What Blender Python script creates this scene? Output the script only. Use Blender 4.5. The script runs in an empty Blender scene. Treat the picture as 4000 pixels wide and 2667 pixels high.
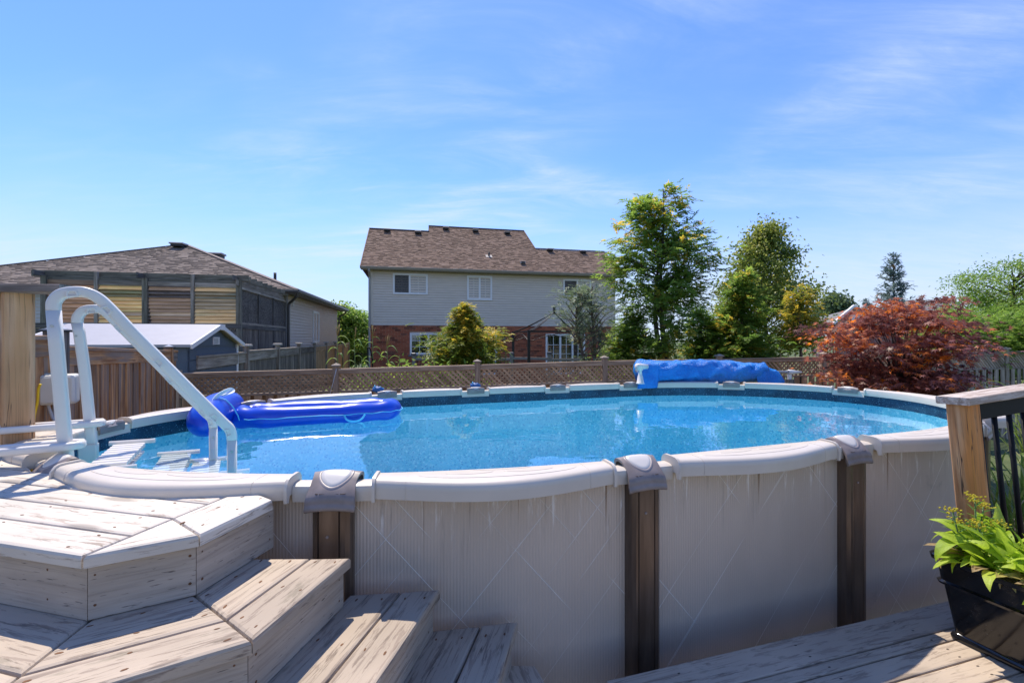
import bpy, bmesh, math, random
import numpy as np
from mathutils import Vector, Matrix, noise as mnoise

random.seed(7); np.random.seed(7)
S = bpy.context.scene
COL = S.collection
R = math.radians

# ---------------------------------------------------------------- camera, sky, sun, exposure
ZC = 2.25            # eye height above the garden
F = 1778.0           # focal length in pixels of the 4000 px wide photograph
YH = 1325.0          # horizon row
cam_d = bpy.data.cameras.new("camera"); cam = bpy.data.objects.new("camera", cam_d)
COL.objects.link(cam); S.camera = cam
cam.location = (0, 0, ZC); cam.rotation_euler = (R(90), 0, 0)
cam_d.sensor_width = 36.0; cam_d.lens = F / 4000 * 36
cam_d.shift_y = -(1333.5 - YH) / 4000
cam_d.clip_start = 0.05; cam_d.clip_end = 3000

SUN_EL, SUN_DIR = 60.0, Vector((-0.44, 0.90, 0))
SUN_DIR.normalize()
sdir = Vector((SUN_DIR.x * math.cos(R(SUN_EL)), SUN_DIR.y * math.cos(R(SUN_EL)), math.sin(R(SUN_EL))))
sun_d = bpy.data.lights.new("sun", 'SUN'); sun_d.energy = 2.75; sun_d.angle = R(0.53); sun_d.color = (1.0, 0.90, 0.77)
sun = bpy.data.objects.new("sun", sun_d); COL.objects.link(sun)
sun.rotation_euler = sdir.to_track_quat('Z', 'Y').to_euler(); sun.location = (0, 0, 30)

W = bpy.data.worlds.new("World"); S.world = W; W.use_nodes = True
wn, wl = W.node_tree.nodes, W.node_tree.links
wn.clear()
wo = wn.new('ShaderNodeOutputWorld'); wb = wn.new('ShaderNodeBackground')
sky = wn.new('ShaderNodeTexSky'); sky.sky_type = 'NISHITA'; sky.sun_disc = False
sky.sun_elevation = R(SUN_EL); sky.sun_rotation = math.atan2(SUN_DIR.x, SUN_DIR.y)
sky.air_density = 1.0; sky.dust_density = 0.1; sky.ozone_density = 2.0; sky.altitude = 100
wb.inputs['Strength'].default_value = 0.15
# thin cirrus, the same all round the sky: stretched noise on a flat cloud layer
tc = wn.new('ShaderNodeTexCoord'); sep = wn.new('ShaderNodeSeparateXYZ'); wl.new(tc.outputs['Generated'], sep.inputs[0])
def wmath(op, a, b=None, clamp=False):
    n = wn.new('ShaderNodeMath'); n.operation = op; n.use_clamp = clamp
    for i, v in enumerate((a, b)):
        if v is None: continue
        if isinstance(v, (int, float)): n.inputs[i].default_value = v
        else: wl.new(v, n.inputs[i])
    return n.outputs[0]
zz = wmath('MAXIMUM', sep.outputs['Z'], 0.0)
den = wmath('ADD', zz, 0.16)
cx = wmath('DIVIDE', sep.outputs['X'], den); cy = wmath('DIVIDE', sep.outputs['Y'], den)
comb = wn.new('ShaderNodeCombineXYZ'); wl.new(cx, comb.inputs[0]); wl.new(cy, comb.inputs[1])
def wnoise(scale, rot, loc, s, detail, rough, dist):
    m = wn.new('ShaderNodeMapping'); m.inputs['Scale'].default_value = scale; m.inputs['Rotation'].default_value = (0, 0, rot); m.inputs['Location'].default_value = loc
    wl.new(comb.outputs[0], m.inputs[0])
    n = wn.new('ShaderNodeTexNoise'); n.inputs['Scale'].default_value = s; n.inputs['Detail'].default_value = detail
    n.inputs['Roughness'].default_value = rough; n.inputs['Distortion'].default_value = dist
    wl.new(m.outputs[0], n.inputs['Vector']); return n.outputs['Fac']
def wramp(v, lo, hi):
    n = wn.new('ShaderNodeMapRange'); n.interpolation_type = 'SMOOTHSTEP'; n.inputs[1].default_value = lo; n.inputs[2].default_value = hi
    wl.new(v, n.inputs[0]); return n.outputs[0]
# broad soft veils broken into streaks; more of them low in the sky
veil = wramp(wnoise((0.55, 1.0, 1), 0.25, (8.22, 4.86, 0), 0.75, 4, 0.5, 0.8), 0.40, 0.70)
streak = wramp(wnoise((0.7, 1.7, 1), -0.35, (0.3, 2.2, 0), 1.5, 9, 0.62, 1.0), 0.28, 0.70)
fine = wramp(wnoise((0.8, 3.2, 1), -0.30, (5.3, 1.2, 0), 2.6, 9, 0.68, 0.9), 0.25, 0.85)
high = wmath('MULTIPLY', veil, wmath('MULTIPLY', streak, wmath('ADD', wmath('MULTIPLY', fine, 0.8), 0.30)))
low = wmath('SUBTRACT', 1.0, wramp(sep.outputs['Z'], 0.02, 0.26))
bank = wramp(wnoise((0.30, 0.8, 1), 0.2, (13.8, 11.4, 0), 0.8, 7, 0.6, 0.6), 0.30, 0.56)
bank = wmath('MULTIPLY', wmath('MULTIPLY', bank, low), wmath('ADD', wmath('MULTIPLY', fine, 0.8), 0.35))
cl = wmath('MAXIMUM', wmath('MULTIPLY', high, 0.95), wmath('MULTIPLY', bank, 1.0), )
cl = wmath('MINIMUM', cl, 0.85)
hz = wn.new('ShaderNodeMapRange'); hz.interpolation_type = 'SMOOTHSTEP'
hz.inputs[1].default_value = 0.0; hz.inputs[2].default_value = 0.34; hz.inputs[3].default_value = 0.75; hz.inputs[4].default_value = 0.0
wl.new(sep.outputs['Z'], hz.inputs[0])
tint = wn.new('ShaderNodeMix'); tint.data_type = 'RGBA'; tint.blend_type = 'MULTIPLY'; tint.inputs[0].default_value = 1.0
wl.new(sky.outputs[0], tint.inputs[6]); tint.inputs[7].default_value = (0.375, 0.487, 0.74, 1)
mixc = wn.new('ShaderNodeMix'); mixc.data_type = 'RGBA'
mixh = wn.new('ShaderNodeMix'); mixh.data_type = 'RGBA'; wl.new(hz.outputs[0], mixh.inputs[0]); wl.new(tint.outputs[2], mixh.inputs[6]); mixh.inputs[7].default_value = (1.85, 2.15, 2.85, 1)
wl.new(cl, mixc.inputs[0]); wl.new(mixh.outputs[2], mixc.inputs[6]); mixc.inputs[7].default_value = (2.35, 2.7, 3.2, 1)
wl.new(mixc.outputs[2], wb.inputs['Color']); wl.new(wb.outputs[0], wo.inputs[0])

S.view_settings.view_transform = 'Standard'; S.view_settings.look = 'None'
S.view_settings.exposure = 1.14; S.view_settings.gamma = 1.0; S.view_settings.use_curve_mapping = False
S.render.engine = 'CYCLES'
S.cycles.max_bounces = 10; S.cycles.transparent_max_bounces = 16; S.cycles.diffuse_bounces = 4; S.cycles.glossy_bounces = 4
S.cycles.caustics_reflective = False; S.cycles.caustics_refractive = False
S.cycles.use_denoising = True

# ---------------------------------------------------------------- helpers
def P(px, py, Y):
    return Vector(((px - 2000) / F * Y, Y, ZC - (py - YH) / F * Y))
def G(px, py, z):
    Y = (ZC - z) * F / (py - YH); return Vector(((px - 2000) / F * Y, Y, z))
WM = {}
def link(o, parent, M):
    COL.objects.link(o)
    if parent is not None:
        o.parent = parent; o.matrix_basis = WM[parent.name].inverted() @ M
    else:
        o.matrix_basis = M
    WM[o.name] = M.copy()
    return o
def thing(name, label, cat, loc, group=None):
    o = bpy.data.objects.new(name, None); o.empty_display_size = 0.1
    link(o, None, Matrix.Translation(Vector(loc))); tag(o, label, cat, group); return o
def tag(o, label=None, cat=None, group=None, kind=None):
    if label: o['label'] = label
    if cat: o['category'] = cat
    if group: o['group'] = group
    if kind: o['kind'] = kind
    return o
def mk(name, v, f, mat, parent=None, M=None, smooth=False, kind=None, label=None, uv=None):
    me = bpy.data.meshes.new(name); me.from_pydata([tuple(p) for p in v], [], f); me.update()
    if mat is not None:
        for m in (mat if isinstance(mat, (list, tuple)) else [mat]): me.materials.append(m)
    if smooth: me.shade_smooth()
    if uv is not None:
        l = me.uv_layers.new(name="UVMap"); a = np.array(uv, dtype=np.float32)
        idx = np.empty(len(me.loops), dtype=np.int32); me.loops.foreach_get("vertex_index", idx)
        l.data.foreach_set("uv", a[idx].ravel())
    o = bpy.data.objects.new(name, me); link(o, parent, M or Matrix.Identity(4))
    if kind: o['kind'] = kind
    if label: o['label'] = label
    return o
def inst(name, me, parent, M, label=None):
    o = bpy.data.objects.new(name, me); link(o, parent, M)
    if label: o['label'] = label
    return o
def frame(a, b, up=Vector((0, 0, 1))):
    x = (b - a).normalized(); up = Vector(up)
    if abs(x.dot(up)) > 0.97: up = Vector((0, 1, 0))
    y = up.cross(x).normalized(); z = x.cross(y)
    M = Matrix((x, y, z)).transposed().to_4x4(); M.translation = (a + b) / 2; return M
def box_vf(L, w, h, c=0.0):
    x, y, z = L / 2, w / 2, h / 2
    if c <= 0:
        v = [(sx * x, sy * y, sz * z) for sx in (-1, 1) for sy in (-1, 1) for sz in (-1, 1)]
        f = [(0, 1, 3, 2), (4, 6, 7, 5), (0, 4, 5, 1), (2, 3, 7, 6), (0, 2, 6, 4), (1, 5, 7, 3)]
        return v, f
    s = [(-y + c, -z), (y - c, -z), (y, -z + c), (y, z - c), (y - c, z), (-y + c, z), (-y, z - c), (-y, -z + c)]
    v = [(-x, p, q) for p, q in s] + [(x, p, q) for p, q in s]
    f = [(i, (i + 1) % 8, 8 + (i + 1) % 8, 8 + i) for i in range(8)] + [tuple(range(7, -1, -1)), tuple(range(8, 16))]
    return v, f
def bar(name, a, b, w, h, mat, parent, c=0.0, up=(0, 0, 1), label=None):
    a, b = Vector(a), Vector(b)
    v, f = box_vf((b - a).length, w, h, c)
    return mk(name, v, f, mat, parent, frame(a, b, up), label=label)
class MB:
    def __init__(s): s.v = []; s.f = []
    def add(s, v, f, M=None):
        n = len(s.v); s.v += [tuple((M @ Vector(p)) if M else p) for p in v]; s.f += [tuple(i + n for i in q) for q in f]
    def bar(s, a, b, w, h, c=0.0, up=(0, 0, 1)):
        a, b = Vector(a), Vector(b); v, f = box_vf((b - a).length, w, h, c); s.add(v, f, frame(a, b, up))
    def tube(s, path, r, n=8, caps=True):
        s.add(*tube_vf(path, r, n, caps))
    def build(s, name, mat, parent=None, smooth=False, kind=None, label=None, M=None):
        return mk(name, s.v, s.f, mat, parent, M, smooth, kind, label)
def sweep_vf(path, secs, closed=False, caps=True, up=Vector((0, 0, 1)), fixed_up=False):
    """secs: one section (list of (y,z)) or one per path point"""
    path = [Vector(p) for p in path]; n = len(path)
    if not isinstance(secs[0][0], (tuple, list)): secs = [secs] * n
    m = len(secs[0]); v = []; f = []; py = None
    for i, p in enumerate(path):
        if closed: t = path[(i + 1) % n] - path[i - 1]
        else: t = path[min(i + 1, n - 1)] - path[max(i - 1, 0)]
        t.normalize()
        if py is None or fixed_up:
            u = Vector(up)
            if abs(u.dot(t)) > 0.98: u = Vector((0.3, 1, 0.1))
            y = u.cross(t).normalized()
        else:
            y = (py - t * py.dot(t)).normalized()
        z = t.cross(y); py = y
        v += [tuple(p + y * a + z * b) for a, b in secs[i]]
    k = n if closed else n - 1
    for i in range(k):
        j = (i + 1) % n
        for q in range(m):
            r = (q + 1) % m; f.append((i * m + q, i * m + r, j * m + r, j * m + q))
    if caps and not closed:
        f.append(tuple(range(m - 1, -1, -1))); f.append(tuple((n - 1) * m + i for i in range(m)))
    return v, f
def circ(r, n=8, ry=None):
    return [(r * math.cos(2 * math.pi * i / n), (ry or r) * math.sin(2 * math.pi * i / n)) for i in range(n)]
def tube_vf(path, r, n=8, caps=True, closed=False):
    if isinstance(r, (list, tuple)): secs = [circ(q, n) for q in r]
    else: secs = circ(r, n)
    return sweep_vf(path, secs, closed, caps)
def tube(name, path, r, mat, parent, n=8, smooth=True, closed=False, label=None, kind=None):
    v, f = tube_vf(path, r, n, True, closed); return mk(name, v, f, mat, parent, None, smooth, kind, label)
def inset(poly, d):
    n = len(poly); out = []
    for i in range(n):
        p0, p1, p2 = (Vector(poly[i - 1][:2]), Vector(poly[i][:2]), Vector(poly[(i + 1) % n][:2]))
        d1 = (p1 - p0).normalized(); d2 = (p2 - p1).normalized()
        n1 = Vector((-d1.y, d1.x)); n2 = Vector((-d2.y, d2.x)); b = n1 + n2
        if b.length < 1e-4: b = n1
        b = b / max(b.dot(n1), 0.35); out.append((p1.x + b.x * d, p1.y + b.y * d))
    return out
def ccw(poly):
    a = sum(poly[i - 1][0] * poly[i][1] - poly[i][0] * poly[i - 1][1] for i in range(len(poly)))
    return list(poly) if a > 0 else list(poly)[::-1]
def prism_vf(poly, z0, z1, c=0.0):
    poly = ccw(poly); n = len(poly); rings = [[(x, y, z0) for x, y in poly]]
    if c > 0:
        rings.append([(x, y, z1 - c) for x, y in poly])
        i1 = inset(poly, c * 0.3); i2 = inset(poly, c)
        rings.append([(x, y, z1 - c * 0.3) for x, y in i1]); rings.append([(x, y, z1) for x, y in i2])
    else: rings.append([(x, y, z1) for x, y in poly])
    v = [p for r in rings for p in r]; f = [tuple(range(n - 1, -1, -1))]
    for k in range(len(rings) - 1):
        for i in range(n):
            j = (i + 1) % n; f.append((k * n + i, k * n + j, (k + 1) * n + j, (k + 1) * n + i))
    f.append(tuple((len(rings) - 1) * n + i for i in range(n)))
    return v, f
def plank(name, poly, z0, z1, ang, mat, parent, c=0.005, label=None):
    """flat board of any outline (world xy); its local x runs along the grain"""
    cx_ = sum(p[0] for p in poly) / len(poly); cy_ = sum(p[1] for p in poly) / len(poly)
    M = Matrix.Translation((cx_, cy_, z0)) @ Matrix.Rotation(ang, 4, 'Z')
    Mi = M.inverted(); lp = [tuple((Mi @ Vector((x, y, z0)))[:2]) for x, y in poly]
    v, f = prism_vf(lp, 0, z1 - z0, c); return mk(name, v, f, mat, parent, M, label=label)
def clip(poly, p, n):
    """keep the side of the line through p where n points"""
    out = []
    for i in range(len(poly)):
        a, b = Vector(poly[i - 1]), Vector(poly[i]); da = (a - p).dot(n); db = (b - p).dot(n)
        if (da >= 0) != (db >= 0):
            t = da / (da - db); q = a + (b - a) * t; out.append((q.x, q.y))
        if db >= 0: out.append((b.x, b.y))
    return out
def npmesh(name, verts, faces, mat, parent=None, tint=None, kind=None, smooth=False, M=None):
    """verts (N,3) array, faces (K,m) array; one float 'tint' per face"""
    me = bpy.data.meshes.new(name); nf, m = faces.shape
    me.vertices.add(len(verts)); me.vertices.foreach_set("co", np.asarray(verts, np.float32).ravel())
    me.loops.add(nf * m); me.loops.foreach_set("vertex_index", faces.astype(np.int32).ravel())
    me.polygons.add(nf); me.polygons.foreach_set("loop_start", np.arange(0, nf * m, m, dtype=np.int32))
    me.update(calc_edges=True); me.materials.append(mat)
    if tint is not None:
        at = me.attributes.new("tint", 'FLOAT', 'FACE'); at.data.foreach_set("value", np.asarray(tint, np.float32))
    if smooth: me.shade_smooth()
    o = bpy.data.objects.new(name, me); link(o, parent, M or Matrix.Identity(4))
    if kind: o['kind'] = kind
    return o

# ---------------------------------------------------------------- materials
class N:
    def __init__(s, name):
        s.m = bpy.data.materials.new(name); s.m.use_nodes = True; s.t = s.m.node_tree; s.t.nodes.clear()
        s.out = s.t.nodes.new('ShaderNodeOutputMaterial')
    def put(s, sock, v):
        if isinstance(v, bpy.types.NodeSocket): s.t.links.new(v, sock)
        elif isinstance(v, (tuple, list)) and len(v) == 3 and sock.type == 'RGBA': sock.default_value = (*v, 1)
        else: sock.default_value = v
    def n(s, typ, ins=None, **at):
        nd = s.t.nodes.new('ShaderNode' + typ)
        for k, v in at.items(): setattr(nd, k, v)
        for k, v in (ins or {}).items(): s.put(nd.inputs[k], v)
        return nd
    def math(s, op, a, b=0.0, clamp=False):
        return s.n('Math', {0: a, 1: b}, operation=op, use_clamp=clamp).outputs[0]
    def mix(s, fac, a, b, blend='MIX'):
        nd = s.n('Mix', None, data_type='RGBA', blend_type=blend); s.put(nd.inputs[0], fac); s.put(nd.inputs[6], a); s.put(nd.inputs[7], b); return nd.outputs[2]
    def ramp(s, v, lo, hi, a=0.0, b=1.0, smooth=True):
        return s.n('MapRange', {0: v, 1: lo, 2: hi, 3: a, 4: b}, interpolation_type='SMOOTHSTEP' if smooth else 'LINEAR').outputs[0]
    def coord(s, which='Object', scale=(1, 1, 1), rand=True, loc=(0, 0, 0)):
        c = s.n('TexCoord').outputs[which]
        if rand:
            r = s.n('ObjectInfo').outputs['Random']
            off = s.n('VectorMath', {0: (37.3, 11.7, 53.1)}, operation='SCALE'); s.put(off.inputs['Scale'], r)
            c = s.n('VectorMath', {0: c, 1: off.outputs[0]}, operation='ADD').outputs[0]
        return s.n('Mapping', {0: c, 'Scale': scale, 'Location': loc}).outputs[0]
    def noise(s, vec, scale=5, detail=4, rough=0.55, dist=0.0):
        return s.n('TexNoise', {'Vector': vec, 'Scale': scale, 'Detail': detail, 'Roughness': rough, 'Distortion': dist}).outputs['Fac']
    def voro(s, vec, scale=5, feature='F1', out='Distance'):
        return s.n('TexVoronoi', {'Vector': vec, 'Scale': scale}, feature=feature).outputs[out]
    def bump(s, h, strength=0.3, dist=0.01, nrm=None):
        b = s.n('Bump', {'Height': h, 'Strength': strength, 'Distance': dist})
        if nrm is not None: s.put(b.inputs['Normal'], nrm)
        return b.outputs[0]
    def bsdf(s, color, rough=0.6, metal=0.0, normal=None, spec=0.5, coat=0.0, sub=0.0):
        b = s.n('BsdfPrincipled', {'Base Color': color, 'Roughness': rough, 'Metallic': metal, 'Specular IOR Level': spec, 'Coat Weight': coat})
        if normal is not None: s.put(b.inputs['Normal'], normal)
        return b.outputs[0]
    def done(s, sh): s.t.links.new(sh, s.out.inputs[0]); return s.m
    def orand(s, lo, hi):
        return s.ramp(s.n('ObjectInfo').outputs['Random'], 0, 1, lo, hi, False)
    def val(s, col, v):
        return s.n('HueSaturation', {'Color': col, 'Value': v}).outputs[0]

def wood(name, dark, light, g=1.0, paint=None, amt=0.5, dashes=0.0, knots=0.5, cracks=0.5, var=(0.82, 1.15), rough=0.75, warm=None, moss=0.0, kz=1.0):
    n = N(name); co = n.coord()
    st = n.n('Mapping', {0: co, 'Scale': (0.8 * g, 9 * g, 9 * g)}).outputs[0]
    st2 = n.n('Mapping', {0: co, 'Scale': (1.6 * g, 45 * g, 45 * g)}).outputs[0]
    w1 = n.noise(st, 3.0, 6, 0.6, 0.4); w2 = n.noise(st2, 2.0, 5, 0.6)
    col = n.mix(n.ramp(w1, 0.3, 0.72), dark, light)
    if warm is not None:
        pn = n.noise(n.n('Mapping', {0: co, 'Scale': (0.5, 5, 5)}).outputs[0], 2.2, 3)
        col = n.mix(n.ramp(pn, 0.42, 0.62), col, warm)
    col = n.mix(n.ramp(w2, 0.45, 0.75, 0, 0.45), col, tuple(c * 0.45 for c in dark))
    if paint is not None:
        pm = n.noise(n.n('Mapping', {0: co, 'Scale': (1.7, 17, 17)}).outputs[0], 3.0, 9, 0.70, 0.5)
        col = n.mix(n.ramp(pm, 0.62 - amt * 0.36, 0.68 - amt * 0.36), col, paint)
    if knots > 0:
        kv = n.voro(n.n('Mapping', {0: co, 'Scale': (1.5, 6.5, 6.5)}).outputs[0], 1.0)
        col = n.mix(n.ramp(kv, 0.06 * kz, 0.16 * kz, knots, 0), col, tuple(c * 0.35 for c in dark))
    h = w2
    if cracks > 0:
        cv = n.noise(n.n('Mapping', {0: co, 'Scale': (0.7, 24, 24)}).outputs[0], 1.6, 2, 0.4, 0.3)
        cm = n.math('SUBTRACT', 1.0, n.ramp(n.math('ABSOLUTE', n.math('SUBTRACT', cv, 0.5)), 0.0, 0.012))
        cl_ = n.ramp(n.noise(co, 2.3, 2), 0.50, 0.58)
        cm = n.math('MULTIPLY', cm, cl_)
        col = n.mix(n.math('MULTIPLY', cm, cracks), col, (0.03, 0.026, 0.022))
        h = n.math('SUBTRACT', h, n.math('MULTIPLY', cm, 1.5))
    if dashes > 0:
        dv = n.noise(n.n('Mapping', {0: co, 'Scale': (22, 210, 210)}).outputs[0], 1.0, 2, 0.5)
        dm = n.ramp(dv, 0.66, 0.72)
        col = n.mix(n.math('MULTIPLY', dm, dashes), col, (0.06, 0.05, 0.045))
        h = n.math('SUBTRACT', h, dm)
    if moss > 0:
        mm = n.ramp(n.noise(n.n('Mapping', {0: co, 'Scale': (2, 7, 7)}).outputs[0], 2.5, 5, 0.65), 0.58, 0.70)
        col = n.mix(n.math('MULTIPLY', mm, moss), col, (0.055, 0.06, 0.03))
    big = n.ramp(n.noise(co, 1.7, 3), 0.3, 0.7, 0.86, 1.12)
    col = n.val(col, n.math('MULTIPLY', n.orand(*var), big))
    return n.done(n.bsdf(col, rough, normal=n.bump(h, 0.35, 0.004), spec=0.3))
def plain(name, col, rough=0.5, metal=0.0, spec=0.5, coat=0.0, vary=0.12, scale=6.0, bump=0.0, bscale=60):
    n = N(name); co = n.coord()
    c = n.val(col if False else n.mix(0.0, col, col), n.ramp(n.noise(co, scale, 5, 0.6), 0.25, 0.75, 1 - vary, 1 + vary))
    nr = n.bump(n.noise(co, bscale, 4), bump, 0.002) if bump > 0 else None
    return n.done(n.bsdf(c, rough, metal, nr, spec, coat))
def island(name, cols, rough=0.85, nz=0.25, scale=25, bump=0.3, wide=1.5):
    """one tone per separate piece (shingles, bricks)"""
    n = N(name); co = n.coord(rand=False)
    r = n.n('NewGeometry').outputs['Random Per Island']
    ra = n.n('ValToRGB'); n.put(ra.inputs[0], r); e = ra.color_ramp.elements
    while len(e) < len(cols): e.new(0.5)
    for i, c in enumerate(cols): e[i].position = i / (len(cols) - 1); e[i].color = (*c, 1)
    col = n.val(ra.outputs[0], n.math('MULTIPLY', n.ramp(n.noise(co, scale, 4, 0.7), 0.2, 0.8, 1 - nz, 1 + nz), n.ramp(n.noise(co, 0.6, 4), 0.3, 0.7, 1 - nz / wide, 1 + nz / wide)))
    return n.done(n.bsdf(col, rough, normal=n.bump(n.noise(co, scale * 2, 4), bump, 0.004), spec=0.25))
def leafy(name, c1, c2, c3=None, trans=0.35, rough=0.5, tip=0.8):
    n = N(name); t = n.n('Attribute', None, attribute_name='tint').outputs['Fac']
    col = n.mix(n.ramp(t, 0.0, 0.7, smooth=False), c1, c2)
    if c3 is not None: col = n.mix(n.ramp(t, tip - 0.08, tip + 0.08), col, c3)
    b = n.bsdf(col, rough, spec=0.3)
    tr = n.n('BsdfTranslucent', {'Color': n.val(col, 1.5)}).outputs[0]
    ms = n.n('MixShader', {0: trans, 1: b, 2: tr})
    return n.done(ms.outputs[0])
# ---------------------------------------------------------------- ground
def ground_mat():
    n = N("lawn"); co = n.coord(rand=False)
    c = n.mix(n.ramp(n.noise(co, 0.5, 5), 0.35, 0.65), (0.045, 0.075, 0.018), (0.095, 0.125, 0.035))
    c = n.mix(n.ramp(n.noise(co, 9, 5, 0.7), 0.45, 0.75, 0, 0.6), c, (0.15, 0.14, 0.06))
    return n.done(n.bsdf(c, 0.9, normal=n.bump(n.noise(co, 40, 4), 0.8, 0.02)))
gs = 600
m_soil = plain("added_dry_soil", (0.17, 0.14, 0.115), 0.95, vary=.35, scale=5, bump=.8, bscale=30)
mk("added_soil_bed", [(7.2 * math.cos(a) + .8, 5.6 * math.sin(a) + 2.1, 0.004) for a in [2 * math.pi * i / 40 for i in range(40)]], [tuple(range(40))], m_soil, kind='structure')  # added round the pool to keep green lawn bounce off its wall
mk("ground", [(-gs, -gs, 0), (gs, -gs, 0), (gs, gs, 0), (-gs, gs, 0)], [(0, 1, 2, 3)], ground_mat(), kind='structure')

# ---------------------------------------------------------------- swimming pool
PU, PN = Vector((0.9467, 0.3220)), Vector((-0.3220, 0.9467))      # the long and the short axis of the oval
PN0, PB = 3.43, 1.58
RIM = ZC - 0.56; WATER = ZC - 0.717; FLOOR = ZC - 1.62
ELL = [(1.3, 2.9), (3.1, 2.25), (0.8, 2.4)]     # end curves: left near, right, left far
def oval_pts():
    pts = []
    for i in range(181):
        a = R(-90 + i); pts.append(PU * (ELL[1][0] + ELL[1][1] * math.cos(a)) + PN * (PN0 + PB * math.sin(a)))
    for i in range(1, 40): pts.append(PU * (ELL[1][0] + (ELL[2][0] - ELL[1][0]) * i / 40) + PN * (PN0 + PB))
    for i in range(181):
        a = R(90 + i); e_ = ELL[2] if i < 90 else ELL[0]; pts.append(PU * (e_[0] + e_[1] * math.cos(a)) + PN * (PN0 + PB * math.sin(a)))
    for i in range(1, 40): pts.append(PU * (ELL[0][0] + (ELL[1][0] - ELL[0][0]) * i / 40) + PN * (PN0 - PB))
    return pts
_op = oval_pts(); _len = [0.0]
for i in range(len(_op)): _len.append(_len[-1] + (_op[(i + 1) % len(_op)] - _op[i]).length)
PER = _len[-1]
def rim(s):
    """point on the inner rim edge at arc length s, and its outward normal"""
    s %= PER; lo, hi = 0, len(_op)
    while hi - lo > 1:
        m = (lo + hi) // 2
        if _len[m] <= s: lo = m
        else: hi = m
    a, b = _op[lo], _op[(lo + 1) % len(_op)]; k = (s - _len[lo]) / max(1e-9, _len[lo + 1] - _len[lo])
    p = a.lerp(b, k); t = (_op[(lo + 2) % len(_op)] - _op[lo - 1]).normalized()
    return p, Vector((t.y, -t.x)), t
def rp(s, off, z):
    p, nrm, t = rim(s); q = p + nrm * off; return Vector((q.x, q.y, z))
CAPS = []
for key, px, py, off in (("A", 1308, 1891, .045), ("B", 2508, 1817, .045), ("C", 3315, 1731, .045), ("D", 3925, 1684, .045), ("X", 3800, 1600, .05),
                         ("E", 3319, 1520, .05), ("F", 2853, 1498, .05), ("G", 2457, 1500, .05), ("H", 2172, 1505, .05), ("I", 1853, 1515, .05),
                         ("J", 1508, 1532, .05), ("M", 985, 1580, .05), ("K", 408, 1663, .05), ("L", 172, 1828, .045)):
    best = None
    for i in range(2000):
        s = PER * i / 2000; q = rp(s, off, RIM); d = (q.x / q.y * F + 2000 - px) ** 2 + 4 * ((ZC - q.z) / q.y * F + YH - py) ** 2
        if best is None or d < best[0]: best = (d, s)
    CAPS.append((key, best[1]))
CAPS.sort(key=lambda c: c[1])

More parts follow.
